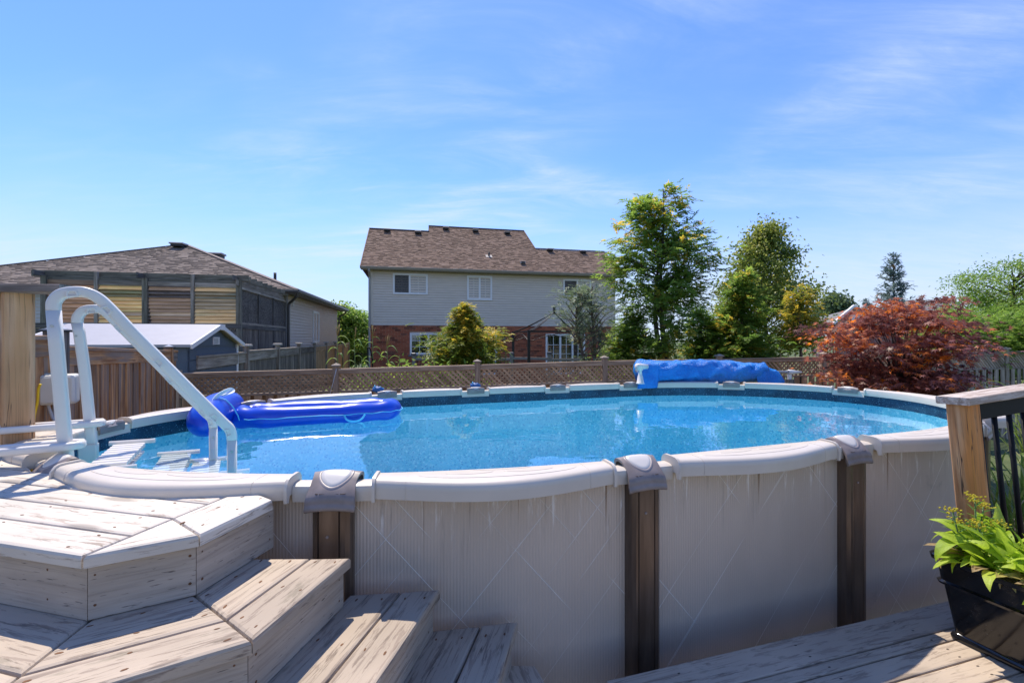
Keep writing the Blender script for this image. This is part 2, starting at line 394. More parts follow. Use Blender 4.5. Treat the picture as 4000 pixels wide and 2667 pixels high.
m_rail = plain("pool_rail_resin", (0.60, 0.535, 0.455), 0.38, spec=0.5, vary=0.05, scale=4)
m_cap = plain("pool_cap_resin", (0.23, 0.19, 0.175), 0.42, spec=0.5, vary=0.18, scale=14)
m_capring = plain("pool_cap_ring", (0.31, 0.265, 0.25), 0.4, vary=0.08)
m_capoval = plain("pool_cap_inlay", (0.62, 0.58, 0.53), 0.35, vary=0.04)
def wall_mat():
    n = N("pool_wall_steel"); uv = n.coord('UV', rand=False); sp = n.n('SeparateXYZ', {0: uv}); u, v = sp.outputs[0], sp.outputs[1]
    rib = n.math('SINE', n.math('MULTIPLY', u, 2 * math.pi / 0.0135))
    ribm = n.ramp(n.noise(n.n('Mapping', {0: uv, 'Scale': (1.2, 0.25, 1)}).outputs[0], 2.0, 2), 0.35, 0.65, 0.15, 1.0)
    lines = None; sh = None
    for sgn, per, seed in ((1, 0.43, 3.1), (-1, 0.38, 8.7), (1, 0.61, 15.3), (-1, 0.67, 21.9)):
        d = n.math('ADD', u, n.math('MULTIPLY', v, sgn * 0.86)); e = n.math('ADD', u, n.math('MULTIPLY', v, -sgn * 0.86))
        q = n.math('DIVIDE', n.math('ADD', d, seed), per); cell = n.math('FLOOR', q)
        wn_ = n.n('TexWhiteNoise', {'W': n.math('ADD', cell, seed)}, noise_dimensions='1D').outputs['Value']
        fr = n.math('SUBTRACT', n.math('FRACT', q), n.math('ADD', n.math('MULTIPLY', wn_, 0.7), 0.15))
        dist = n.math('MULTIPLY', n.math('ABSOLUTE', fr), per)
        seg = n.noise(n.n('CombineXYZ', {0: n.math('MULTIPLY', e, 1.3), 1: n.math('MULTIPLY', cell, 7.3), 2: seed}).outputs[0], 1.0, 1)
        l = n.math('MULTIPLY', n.ramp(dist, 0.0008, 0.0030, 1, 0), n.ramp(seg, 0.46, 0.58))
        lines = l if lines is None else n.math('MAXIMUM', lines, l)
    base = n.mix(n.ramp(n.noise(n.n('Mapping', {0: uv, 'Scale': (1, 0.5, 1)}).outputs[0], 1.6, 3), 0.3, 0.7), (0.52, 0.43, 0.35), (0.60, 0.505, 0.42))
    base = n.mix(n.math('MULTIPLY', n.math('MULTIPLY', n.ramp(rib, -1, 1, smooth=False), ribm), 0.26), base, (0.38, 0.315, 0.255))
    base = n.mix(n.math('MULTIPLY', lines, 0.9), base, (0.86, 0.82, 0.76))
    # run-off streaks under the rail and a sooty patch of mildew
    stn = n.noise(n.n('Mapping', {0: uv, 'Scale': (14, 0.6, 1)}).outputs[0], 2.0, 6, 0.7)
    fall = n.ramp(v, RIM - 0.55, RIM - 0.12)
    base = n.mix(n.math('MULTIPLY', n.math('MULTIPLY', n.ramp(stn, 0.55, 0.70), fall), 0.6), base, (0.20, 0.165, 0.135))
    sp2 = n.noise(n.n('Mapping', {0: uv, 'Scale': (16, 1.4, 1), 'Location': (4.1, 0, 0)}).outputs[0], 2.0, 5, 0.7)
    base = n.mix(n.math('MULTIPLY', n.math('MULTIPLY', n.ramp(sp2, 0.56, 0.68), n.ramp(v, RIM - 0.42, RIM - 0.15)), 0.7), base, (0.84, 0.81, 0.77))
    rust = n.noise(n.n('Mapping', {0: uv, 'Scale': (26, 0.2, 1), 'Location': (9.3, 0, 0)}).outputs[0], 1.0, 2, 0.5)
    base = n.mix(n.math('MULTIPLY', n.math('MULTIPLY', n.ramp(rust, 0.67, 0.69), n.ramp(v, RIM - 0.42, RIM - 0.1)), 0.7), base, (0.17, 0.09, 0.03))
    mil = n.ramp(n.noise(n.n('Mapping', {0: uv, 'Scale': (1, 1, 1), 'Location': (2.0, 0.7, 0)}).outputs[0], 1.3, 7, 0.7), 0.60, 0.74)
    base = n.mix(n.math('MULTIPLY', mil, 0.6), base, (0.045, 0.04, 0.036))
    h = n.math('ADD', n.math('MULTIPLY', rib, 0.5), n.math('MULTIPLY', lines, 4.0))
    return n.done(n.bsdf(base, 0.5, 0.15, n.bump(h, 0.5, 0.0022), 0.45))
m_wall = wall_mat()
def post_mat():
    n = N("pool_upright_brown"); co = n.coord()
    c = n.mix(n.ramp(n.noise(n.n('Mapping', {0: co, 'Scale': (9, 9, 1)}).outputs[0], 3, 4), 0.3, 0.7), (0.095, 0.064, 0.045), (0.16, 0.114, 0.083))
    c = n.mix(n.ramp(n.noise(co, 45, 3, 0.8), 0.74, 0.80, 0, 0.5), c, (0.4, 0.38, 0.35))
    return n.done(n.bsdf(c, 0.30, 0.4, spec=0.5))
m_post = post_mat()
def liner_mat(dark):
    n = N("liner_border" if dark else "liner_pebble"); co = n.coord(rand=False)
    if dark:
        c = n.mix(n.ramp(n.noise(co, 7, 4), 0.35, 0.7), (0.006, 0.030, 0.062), (0.012, 0.065, 0.115))
        v = n.voro(co, 46); c = n.mix(n.ramp(v, 0.10, 0.20, 0.85, 0), c, (0.16, 0.36, 0.46))
        v2 = n.voro(n.n('Mapping', {0: co, 'Location': (3.3, 1.7, 0.4)}).outputs[0], 85); c = n.mix(n.ramp(v2, 0.14, 0.28, 0.6, 0), c, (0.08, 0.26, 0.36))
    else:
        c = n.mix(n.ramp(n.noise(co, 5, 4), 0.35, 0.7), (0.22, 0.68, 0.82), (0.30, 0.76, 0.90))
        v = n.voro(co, 24); c = n.mix(n.ramp(v, 0.14, 0.42, 0.95, 0), c, (0.52, 0.88, 0.96))
        v2 = n.voro(n.n('Mapping', {0: co, 'Location': (3.3, 1.7, 0.4)}).outputs[0], 30); c = n.mix(n.ramp(v2, 0.16, 0.34, 0.85, 0), c, (0.07, 0.44, 0.68))
        v3 = n.voro(n.n('Mapping', {0: co, 'Location': (7.3, 2.7, 0.9)}).outputs[0], 75); c = n.mix(n.ramp(v3, 0.12, 0.26, 0.8, 0), c, (0.70, 0.92, 0.97))
    return n.done(n.bsdf(c, 0.45, spec=0.3))
m_lin_d, m_lin_b = liner_mat(True), liner_mat(False)
def water_mat():
    n = N("pool_water"); co = n.coord(rand=False)
    h = n.math('ADD', n.noise(n.n('Mapping', {0: co, 'Scale': (1, 1, 1)}).outputs[0], 1.6, 3, 0.5), n.math('MULTIPLY', n.noise(co, 9, 2, 0.5), 0.10))
    nr = n.bump(h, 0.085, 0.05)
    bf = n.n('NewGeometry').outputs['Backfacing']
    fr = n.n('Fresnel', {'IOR': n.ramp(bf, 0, 1, 1.333, 0.75, False), 'Normal': nr}).outputs[0]   # a thin surface: the same reflection from both sides
    gl = n.n('BsdfGlossy', {'Color': (0.97, 0.98, 1.0), 'Roughness': 0.015, 'Normal': nr}).outputs[0]
    tr = n.n('BsdfTransparent', {'Color': (0.90, 0.975, 0.99)}).outputs[0]
    return n.done(n.n('MixShader', {0: fr, 1: tr, 2: gl}).outputs[0])

pool = thing("swimming_pool", "oval above ground pool with cream rim and taupe wall, full of blue water", "swimming pool", (1.2, 3.6, 0))
# steel wall, one sheet per bay
caps = CAPS + [(CAPS[0][0], CAPS[0][1] + PER)]
for (k0, s0), (k1, s1) in zip(caps, caps[1:]):
    v, f, uv = [], [], []; nseg = max(8, int((s1 - s0) / 0.06)); zs = [0.0, 0.6, 1.1, RIM - 0.045]
    for i in range(nseg + 1):
        s = s0 + (s1 - s0) * i / nseg
        for z in zs: v.append(rp(s, 0.045, z)); uv.append((s, z))
    for i in range(nseg):
        for j in range(3): a = i * 4 + j; f.append((a, a + 4, a + 5, a + 1))
    mk("wall_panel", v, f, m_wall, pool, smooth=True, uv=uv)
# liner: dark border, blue wall and floor
def ring(name, off, zs, mat, fill=False, n=160):
    v, f = [], []; m = len(zs)
    for i in range(n):
        for z, o in zip(zs, off): v.append(rp(PER * i / n, o, z))
    for i in range(n):
        for j in range(m - 1): a, b = i * m, ((i + 1) % n) * m; f.append((a + j, a + j + 1, b + j + 1, b + j))
    if fill: f.append(tuple(i * m + m - 1 for i in range(n)))
    return mk(name, v, f, mat, pool, smooth=not fill)
ring("liner_border", (0.012, 0.012), (RIM - 0.035, WATER - 0.012), m_lin_d)
ring("liner", (0.012, 0.0, -0.02, -0.12), (WATER - 0.012, FLOOR + 0.15, FLOOR + 0.04, FLOOR), m_lin_b, True)
n_ = 160
wat = mk("water", [rp(PER * i / n_, 0.008, WATER) for i in range(n_)], [tuple(range(n_))], water_mat(), kind='structure')

# uprights
def upright(s):
    p, nrm, t = rim(s)
    prof = [(-.078, .03), (-.078, .068), (-.073, .092), (-.058, .106), (-.050, .109), (-.046, .103), (-.042, .109), (.032, .109), (.036, .103), (.040, .109), (.058, .106), (.073, .092), (.078, .068), (.078, .03)]
    M = Matrix(((t.x, nrm.x, 0, p.x), (t.y, nrm.y, 0, p.y), (0, 0, 1, 0), (0, 0, 0, 1)))
    v = [(a, b, 0) for a, b in prof] + [(a, b, RIM - 0.05) for a, b in prof]; m = len(prof)
    f = [(i, i + 1, m + i + 1, m + i) for i in range(m - 1)] + [tuple(range(m, 2 * m))]
    u = mk("upright", v, f, m_post, pool, M)
    c, f2 = box_vf(0.20, 0.11, 0.05, 0.008)
    mk("foot_boot", c, f2, m_cap, u, M @ Matrix.Translation((0, 0.07, 0.025)))
    sv, sf = prism_vf([(0.006 * math.cos(a), 0.006 * math.sin(a)) for a in [k * math.pi / 3 for k in range(6)]], 0, 0.003)
    mk("screw", sv, sf, m_cap, u, M @ Matrix.Translation((-0.01, 0.109, RIM - 0.22)) @ Matrix.Rotation(R(-90), 4, 'X'))
for k, s in CAPS: upright(s)

# rails
def rail_section(w, lip=0.0, up=0.0):
    g = up
    pts = [(0.0, -0.066), (-g, -0.062), (-g, -0.012), (0.004, -0.003 + g), (0.016, 0.003 + g), (0.6 * w, 0.003 + g), (w - 0.022, 0.001 + g), (w - 0.008, -0.006 + g), (w - 0.001 + g, -0.020), (w + g, -0.036), (w - 0.002 + g, -0.074 - lip), (w - 0.010, -0.076 - lip), (w - 0.018, -0.060)]
    return pts
def rail_sweep(s0, s1, wfun, n, zoff=0.0, lip=0.0, up=0.0, name="top_rail", parent=None, mat=None):
    v, f = [], []; m = 13
    for i in range(n + 1):
        s = s0 + (s1 - s0) * i / n
        for o, z in rail_section(wfun(s), lip, up): v.append(rp(s, o, RIM + z + zoff))
    for i in range(n):
        for j in range(m):
            r = (j + 1) % m; f.append((i * m + j, i * m + r, (i + 1) * m + r, (i + 1) * m + j))
    f.append(tuple(range(m))); f.append(tuple(n * m + j for j in range(m - 1, -1, -1)))
    o = mk(name, v, f, mat or m_rail, parent or pool)
    me = o.data; me.shade_smooth()
    try: me.set_sharp_from_angle(angle=R(38))
    except Exception: pass
    return o
for (k0, s0), (k1, s1) in zip(caps, caps[1:]):
    L = s1 - s0; a, b = s0 + 0.165, s1 - 0.165
    wf = lambda s: 0.112 + 0.088 * math.sin(math.pi * min(1, max(0, (s - a) / (b - a)))) ** 1.3
    rl = rail_sweep(a, b, wf, 26, name="top_rail")
    for q in (a, b): rail_sweep(q - 0.0065, q + 0.0065, lambda s: 0.114, 2, 0.0, 0.010, 0.009, "end_collar", rl)
    for q in (a + 0.125, b - 0.125): rail_sweep(q - 0.0012, q + 0.0012, lambda s: wf(q) + 0.0006, 1, 0.0, 0.0, 0.0010, "seam", rl, m_cap if False else m_rail)
    # moulded swirls on the top
    mid = (a + b) / 2; hl = (b - a) / 2
    for x0, x1, o0, dep in ((-.72, .72, .045, .118), (-.46, -.04, .070, .040), (.02, .48, .070, .040), (-.26, .30, .048, .018)):
        path = []
        for i in range(19):
            x = x0 + (x1 - x0) * i / 18; e = 1 - ((x - (x0 + x1) / 2) / ((x1 - x0) / 2)) ** 2
            o = o0 + dep * (0.25 + 0.75 * math.sqrt(max(0, e))) - 0.03; w = wf(mid + x * hl)
            z = 0.0022
            path.append(rp(mid + x * hl, min(o, w - 0.036), RIM + z))
        v, f = tube_vf(path, [0.0005] + [0.0028] * 17 + [0.0005], 6); mk("swirl_ridge", v, f, m_rail, rl, smooth=True)
# caps: moulded saddle with a pale oval inlay, on a narrow bridge of rail
def cap(s):
    br = rail_sweep(s - 0.157, s + 0.157, lambda q: 0.083, 8, -0.022, -0.004, -0.003, "rail_bridge")
    prof = [(-0.012, -0.055, .098), (-0.012, -0.006, .102), (0.0, 0.016, .100), (0.018, 0.019, .094), (0.048, 0.004, .088), (0.080, -0.020, .088), (0.100, -0.038, .091), (0.116, -0.058, .094), (0.121, -0.078, .096), (0.117, -0.088, .096), (0.125, -0.092, .096), (0.127, -0.114, .096), (0.116, -0.116, .093)]
    # a finer, rounded version of the profile
    cum = [0.0]
    for i in range(1, len(prof)): cum.append(cum[-1] + math.hypot(prof[i][0] - prof[i - 1][0], prof[i][1] - prof[i - 1][1]))
    q_ = np.linspace(0, cum[-1], 46); raw = np.array(prof); fine_ = np.stack([np.interp(q_, cum, raw[:, k]) for k in range(3)], 1)
    for _ in range(2): fine_[1:-1] = .25 * fine_[:-2] + .5 * fine_[1:-1] + .25 * fine_[2:]
    fo = [tuple(r) for r in fine_]; nx = 26; m = nx + 1; v, f = [], []
    def place(o, z, hw, x):
        zz_ = z - 0.010 * x * x * min(1, max(0, (o + .012) / .02)); oo = o - 0.006 * x * x * min(1, max(0, (o - .05) / .05)); dip = 0.0
        return rp(s + x * hw, oo, RIM + zz_ + dip)
    for o, z, hw in fo:
        for i in range(m): v.append(place(o, z, hw, -1 + 2 * i / nx))
    for j in range(len(fo) - 1):
        for i in range(nx): a = j * m + i; f.append((a, a + m, a + m + 1, a + 1))
    for side in (0, nx):      # thickness of the moulding along both edges
        base = len(v)
        for j, (o, z, hw) in enumerate(fo):
            p0, p1 = fo[max(j - 1, 0)], fo[min(j + 1, len(fo) - 1)]; do, dz_ = p1[0] - p0[0], p1[1] - p0[1]; l = math.hypot(do, dz_) or 1
            v.append(place(o + dz_ / l * .012, z - do / l * .012, hw * .985, -1 if side == 0 else 1))
        for j in range(len(fo) - 1): t4 = (j * m + side, (j + 1) * m + side, base + j + 1, base + j); f.append(t4 if side else t4[::-1])
    c = mk("rail_cap", v, f, m_cap, pool, smooth=True)
    try: c.data.set_sharp_from_angle(angle=R(45))
    except Exception: pass
    ov, of = [], []; n = 28
    rs_ = (1.0, .96, .75, .5, .25, .06)
    for r_ in rs_:
        for i in range(n):
            a = 2 * math.pi * i / n; x = 0.057 * r_ * math.cos(a) * (1.05 - 0.25 * math.sin(a)); o = 0.040 + 0.050 * r_ * math.sin(a)
            ov.append(rp(s + x, o, RIM + float(np.interp(o, fine_[6:34, 0], fine_[6:34, 1])) - 0.010 * (x / 0.09) ** 2 + (-.002 if r_ == 1 else .0022)))
    for q in range(len(rs_) - 1):
        for i in range(n): j = (i + 1) % n; of.append((q * n + i, q * n + j, (q + 1) * n + j, (q + 1) * n + i))
    of.append(tuple((len(rs_) - 1) * n + i for i in range(n)))
    rv, rf = [], []
    for r_, h in ((1.0, .0005), (1.04, .0026), (1.15, .0026), (1.20, -.002)):
        for i in range(n):
            a = 2 * math.pi * i / n; x = 0.057 * r_ * math.cos(a) * (1.05 - 0.25 * math.sin(a)); o = 0.040 + 0.050 * r_ * math.sin(a)
            rv.append(rp(s + x, o, RIM + float(np.interp(o, fine_[6:34, 0], fine_[6:34, 1])) - 0.010 * (x / 0.09) ** 2 + h))
    for q in range(3):
        for i in range(n): j = (i + 1) % n; rf.append((q * n + i, q * n + j, (q + 1) * n + j, (q + 1) * n + i))
    mk("cap_ring", rv, rf, m_capring, c, smooth=True)
    mk("cap_inlay", ov, of, m_capoval, c, smooth=True)
for k, s in CAPS: cap(s)
# small dark blue bundles tucked behind the far rim
m_pouch = plain("blue_cloth", (0.01, 0.10, 0.32), 0.6, bump=0.3, bscale=90)
for (k_, px, lab) in (("J", 1493, "small dark blue cloth bundle behind far pool rim, near the blue float"), ("I", 1872, "small dark blue cloth bundle behind far pool rim, further from the blue float")):
    s = dict(CAPS)[k_] + (0.05 if k_ == "J" else -0.05)
    c = rp(s, 0.22, RIM + 0.012); v, f = [], []
    nu, nv = 12, 8
    for j in range(nv + 1):
        for i in range(nu):
            a = 2 * math.pi * i / nu; b = math.pi * j / nv; w = 1 + 0.18 * math.sin(3 * a + 5 * b)
            v.append((c.x + 0.065 * math.sin(b) * math.cos(a) * w, c.y + 0.045 * math.sin(b) * math.sin(a) * w, c.z + 0.034 * math.cos(b) * w))
    for j in range(nv):
        for i in range(nu): q = (i + 1) % nu; f.append((j * nu + i, (j + 1) * nu + i, (j + 1) * nu + q, j * nu + q))
    t_ = thing("cloth_bundle", lab, "cloth bundle", c, "cloth bundles behind the pool rim")
    mk("cloth", v, f, m_pouch, t_, smooth=True)
    tube("strap", [c + Vector((-.02, -.035, .02)), c + Vector((-.03, -.02, .045)), c + Vector((-.035, 0, .04))], 0.006, plain("cyan_strap", (0.05, 0.42, 0.72), 0.5), t_)
# ---------------------------------------------------------------- near woodwork
m_plat = wood("worn_white_deck_board", (0.32, 0.26, 0.205), (0.48, 0.405, 0.335), 1.0, paint=(0.60, 0.54, 0.46), amt=0.60, knots=0.5, cracks=0.4, var=(0.92, 1.08))
m_riser = wood("taupe_stained_riser", (0.40, 0.335, 0.27), (0.48, 0.405, 0.33), 1.0, dashes=0.75, knots=0.0, cracks=0.3, var=(0.92, 1.06))
m_step = wood("grey_stained_tread", (0.23, 0.18, 0.14), (0.40, 0.32, 0.25), 1.0, paint=(0.45, 0.37, 0.285), amt=0.55, knots=0.75, cracks=0.5, var=(0.88, 1.06), moss=0.35)
m_deckw = wood("grey_deck_board", (0.27, 0.21, 0.16), (0.44, 0.355, 0.275), 0.9, paint=(0.47, 0.385, 0.295), amt=0.55, knots=0.6, cracks=0.6, var=(0.86, 1.08), moss=0.35)
m_rust = plain("rusty_screw", (0.13, 0.055, 0.02), 0.8, vary=0.4, scale=30)

def in_pool(d, off):
    a = d.dot(PU); b = (d.dot(PN) - PN0) / (PB + off)
    e_ = ELL[0] if b < 0 else ELL[2]
    k = e_ if a < e_[0] else ELL[1] if a > ELL[1][0] else None
    x = 0 if k is None else (a - k[0]) / (k[1] + off)
    return x * x + b * b < 1
def wall_clip(poly, off):
    """trim a board against the curved pool wall (tangent cut)"""
    c = Vector((sum(p[0] for p in poly) / len(poly), sum(p[1] for p in poly) / len(poly)))
    pts = [Vector(p) for p in poly]
    def inside(q):
        d = q; a = d.dot(PU); b = (d.dot(PN) - PN0) / (PB + off)
        e_ = ELL[0] if b < 0 else ELL[2]; k = e_ if a < e_[0] else ELL[1] if a > ELL[1][0] else None
        x = 0 if k is None else (a - k[0]) / (k[1] + off)
        return x * x + b * b < 1
    hit = []
    for i in range(len(pts)):
        p, q = pts[i - 1], pts[i]
        for j in range(200):
            u, w = p.lerp(q, j / 200), p.lerp(q, (j + 1) / 200)
            if inside(u) != inside(w): hit.append((u + w) / 2)
    if len(hit) < 2:
        return None if all(inside(q) for q in pts) else poly
    p, q = hit[0], hit[-1]; d = (q - p)
    if d.length < 1e-5: return poly
    nrm = Vector((-d.y, d.x)); mid = (p + q) / 2; ctr = PU * 1.9 + PN * PN0
    if (ctr - mid).dot(nrm) > 0: nrm = -nrm
    return clip(list(poly), mid, nrm.normalized())

steps = thing("pool_steps", "weathered painted wooden platform with three octagonal steps down beside the pool", "deck steps", (-1.4, 1.6, 0))
AA = R(-14.0)
dA = Vector((math.cos(AA), math.sin(AA)))                       # along the front edge
dB = Vector((math.cos(R(31)), math.sin(R(31))))
dC = Vector((math.cos(R(78)), math.sin(R(78))))
nA, nB, nC = [Vector((d.y, -d.x)) for d in (dA, dB, dC)]         # outward normals
SC = 0.945
c1 = Vector((-1.276, 1.347)) * SC; c2 = c1 + dB * 0.29 * SC
def isect(p, d, q, e):
    k = d.x * e.y - d.y * e.x; t = ((q.x - p.x) * e.y - (q.y - p.y) * e.x) / k; return p + d * t
def ring_at(off):
    """the three edge lines moved outward by off -> far left end, two corners, far right direction"""
    a = c1 + nA * off; b = c1 + nB * off; c = c2 + nC * off
    return isect(a, dA, b, dB), isect(b, dB, c, dC)
ZT = [ZC - q * SC for q in (0.640, 0.850, 1.040, 1.220)]
OFF = [q * SC for q in (0.0, 0.330, 0.627, 0.931)]
screws = MB()
def screw(x, y, z, ang):
    a = ang + random.uniform(-.3, .3); l = random.uniform(.006, .011); w = random.uniform(.003, .0045)
    pts = [(x + l * math.cos(t) * math.cos(a) - w * math.sin(t) * math.sin(a), y + l * math.cos(t) * math.sin(a) + w * math.sin(t) * math.cos(a)) for t in [k * math.pi / 3 for k in range(6)]]
    screws.add(*prism_vf(pts, z - 0.002, z + 0.0007))
# --- top platform
zt = ZT[0]; G_ = 0.004
def strip(o, dirv, nrm, t0, t1, w):
    a = o + dirv * t0; b = o + dirv * t1; return [tuple(a), tuple(b), tuple(b - nrm * w), tuple(a - nrm * w)]
end = dC
bw = 0.1385
for k in range(10):
    o = c1 - nA * (k * bw + G_ / 2)
    poly = strip(o, dA, nA, -3.4, 3.0, bw - G_)
    poly = clip(poly, c1 - nC * 0.003, -nC)           # all boards end on the line that runs back from the first corner
    poly = wall_clip(poly, 0.115)
    if not poly or len(poly) < 3: continue
    plank("board", poly, zt - 0.038, zt, AA, m_plat, steps, 0.011)
    for t in (-0.10, -0.52, -0.95, -1.35):
        for q in (0.03, 0.11):
            p = o + dA * (t - k * 0.02) - nA * q
            if clip([(p.x - .01, p.y), (p.x + .01, p.y), (p.x, p.y + .01)], Vector((0, 0)), Vector((0, 1))) and not in_pool(p, .16): screw(p.x, p.y, zt, AA)
c2i = c2 - nC * ((c2 - c1).dot(nC) - 0.003)
c2i = isect(c2, (-(nB + nC)).normalized(), c1 + nC * 0.002, dC)
tri = [tuple(c1 + nC * 0.002 + dB * 0.004), tuple(c2 - dB * 0.002), tuple(c2i)]
plank("border_board", tri, zt - 0.038, zt, R(31), m_plat, steps, 0.011)
e0 = c2 + dC * 0.002; wC = (c2 - c1).dot(nC) - 0.003
q4 = [tuple(e0), tuple(e0 + dC * 0.312), tuple(e0 + dC * 0.397 - nC * wC), tuple(c2i + dC * 0.003)]
plank("border_board", q4, zt - 0.038, zt + 0.001, R(78), m_plat, steps, 0.011)
for q in (.06, .2, .31): screw(*(c2 + dC * q - nC * .05), zt + 0.001, R(78)); screw(*(c2 + dC * q - nC * .13), zt + 0.001, R(78))
# --- treads
RUN = [None, 0.335, 0.30, 0.31]
for k in (1, 2, 3):
    z = ZT[k]
    lim = OFF[k - 1] - 0.045; run = OFF[k] - lim
    for r in (0, 1):
        o0 = OFF[k] if r == 0 else OFF[k] - 0.1445
        o1 = OFF[k] - 0.140 if r == 0 else lim
        p1, p2 = ring_at(o0); q1, q2 = ring_at(o1)
        A = [tuple(p1 - dA * 2.6), tuple(p1 - dA * 0.0015), tuple(q1 - dA * 0.0015), tuple(q1 - dA * 2.6)]
        B = [tuple(p1 + dB * 0.0015), tuple(p2 - dB * 0.0015), tuple(q2 - dB * 0.0015), tuple(q1 + dB * 0.0015)]
        C = [tuple(p2 + dC * 0.0015), tuple(p2 + dC * 1.4), tuple(q2 + dC * 1.4), tuple(q2 + dC * 0.0015)]
        C = wall_clip(C, (0.235, 0.155, 0.135)[k - 1])
        mt = m_step
        for poly, an in ((A, AA), (B, R(31)), (C, R(78))):
            plank("tread_board", poly, z - 0.038, z, an, mt if not (k == 1 and r == 0 and an == R(78)) else m_step, steps, 0.011)
        for poly, an in ((B, R(31)), (C, R(78))):
            a0, b0, b1, a1 = [Vector(q) for q in (poly[0], poly[1], poly[-2], poly[-1])]
            for t in (0.08, 0.5, 0.92):
                for w in (0.25, 0.75):
                    pp = (a0.lerp(b0, t)).lerp(a1.lerp(b1, t), w); screw(pp.x, pp.y, z, an)
# --- risers
for k in (0, 1, 2, 3):
    z1 = ZT[k] - 0.038; z0 = (ZT[k + 1] if k < 3 else ZC - 1.345) - (0.0 if k < 3 else 0.0)
    p1, p2 = ring_at(OFF[k] - 0.022); q1, q2 = ring_at(OFF[k] - 0.050)
    z0r = z0 + 0.003
    segs = [([tuple(p1 - dA * 2.6), tuple(p1 - dA * .001), tuple(q1 - dA * .001), tuple(q1 - dA * 2.6)], AA),
            ([tuple(p1 + dB * .001), tuple(p2 - dB * .001), tuple(q2 - dB * .001), tuple(q1 + dB * .001)], R(31))]
    lenC = 0.38 if k == 0 else 1.4
    C = [tuple(p2 + dC * .001), tuple(p2 + dC * lenC), tuple(q2 + dC * lenC), tuple(q2 + dC * .001)]
    C = wall_clip(C, (0.15, 0.245, 0.165, 0.145)[k]) or C
    segs.append((C, R(78)))
    for poly, an in segs:
        # grain must run along the board: local x = length, local y up
        pa, pb = Vector(poly[0]), Vector(poly[1]); th = 0.028
        d = (pb - pa); L = d.length; d.normalize(); nn = Vector((d.y, -d.x))
        Mx = Matrix(((d.x, 0, nn.x, 0), (d.y, 0, nn.y, 0), (0, 1, 0, 0), (0, 0, 0, 1)))
        ctr = (Vector(poly[0]) + Vector(poly[1]) + Vector(poly[-2]) + Vector(poly[-1])) / 4
        Mx.translation = (ctr.x, ctr.y, (z0r + z1) / 2)
        zc_ = (z0r + z1) / 2; Mi = Mx.inverted()
        top = [Mi @ Vector((x, y, z1 - 0.001)) for x, y in poly]; bot = [Mi @ Vector((x, y, z0r)) for x, y in poly]
        n4 = len(poly); v = bot + top
        f = [tuple(range(n4 - 1, -1, -1)), tuple(range(n4, 2 * n4))] + [(i, (i + 1) % n4, n4 + (i + 1) % n4, n4 + i) for i in range(n4)]
        mk("riser_board", v, f, m_riser, steps, Mx)
        for t in (0.06, 0.94):
            for h in (0.25, 0.8):
                p = pa.lerp(pb, t); x, y = p.x + nn.x * 0.0005, p.y + nn.y * 0.0005; zz_ = z0r + (z1 - z0r) * h; r_ = random.uniform(.003, .005)
                screws.add([(x + d.x * r_ * math.cos(a), y + d.y * r_ * math.cos(a), zz_ + r_ * math.sin(a)) for a in [q * math.pi / 3 for q in range(6)]], [tuple(range(6))])
screws.build("screw_heads", m_rust, steps, kind='stuff')
# dark framing under the steps so that no daylight shows between the boards
fr = MB()
for k, lo in ((0, 0.1), (1, 0.1)):
    for t in (-2.0, -1.2, -0.5):
        p = c1 + dA * t - nA * 0.1; q = c1 + dA * t - nA * 0.40
        fr.bar((p.x, p.y, ZT[0] - 0.11), (q.x, q.y, ZT[0] - 0.11), 0.038, 0.14)
        fr.bar((p.x, p.y, 0), (p.x, p.y, ZT[0] - 0.19), 0.089, 0.089)
fr.build("joist", m_riser, steps, kind='stuff')

# low landing board under the last step
ld = thing("landing_board", "short grey board at pool wall foot below the lowest step", "deck board", (0.0, 1.8, 0))
pl = [(-0.095, 1.86), (0.095, 1.857), (0.137, 1.74), (0.265, 1.37), (0.057, 1.32), (-0.02, 1.7)]
plank("board", pl, ZC - 1.365, ZC - 1.325, R(108), m_step, ld, 0.012)
ldf = MB(); ldf.bar((0.0, 1.78, 0.0), (0.0, 1.78, ZC - 1.365), 0.09, 0.09); ldf.bar((0.15, 1.45, 0.0), (0.15, 1.45, ZC - 1.365), 0.09, 0.09)
ldf.build("support_leg", m_riser, ld)

# ---------------------------------------------------------------- right deck
ZD = ZC - 1.34; AD = R(16.3); dD = Vector((math.cos(AD), math.sin(AD))); nD = Vector((dD.y, -dD.x))
deck = thing("wooden_deck", "grey weathered wooden deck of narrow and wide boards in front of the pool", "deck", (1.6, 1.6, 0))
e0 = Vector((0.516, 1.833)); off = 0.0; dscr = MB()
for i, w in enumerate((0.161, 0.060, 0.105, 0.105, 0.145, 0.145, 0.145, 0.145, 0.145)):
    o = e0 + nD * off; poly = strip(o, dD, -nD, -1.6, 3.2, w - 0.006)
    poly = clip(poly, Vector((0.385, 1.715)), Vector((1, 0.2)).normalized())
    plank("board", poly, ZD - 0.038, ZD, AD, m_deckw, deck, 0.006)
    for t in (0.15, 0.75, 1.35, 1.75, 2.2):
        for q in ((0.3, 0.75) if w > 0.08 else (0.5,)):
            p = o + dD * (t + random.uniform(-.01, .01)) + nD * (w * q); a = AD + random.uniform(-.2, .2); l = .007; ww = .0035
            dscr.add(*prism_vf([(p.x + l * math.cos(u) * math.cos(a) - ww * math.sin(u) * math.sin(a), p.y + l * math.cos(u) * math.sin(a) + ww * math.sin(u) * math.cos(a)) for u in [z * math.pi / 3 for z in range(6)]], ZD - .002, ZD + .0006))
    off += w
dscr.build("screw_heads", plain("dark_screw", (0.06, 0.045, 0.035), 0.7), deck, kind='stuff')
rb = e0 + nD * 0.03
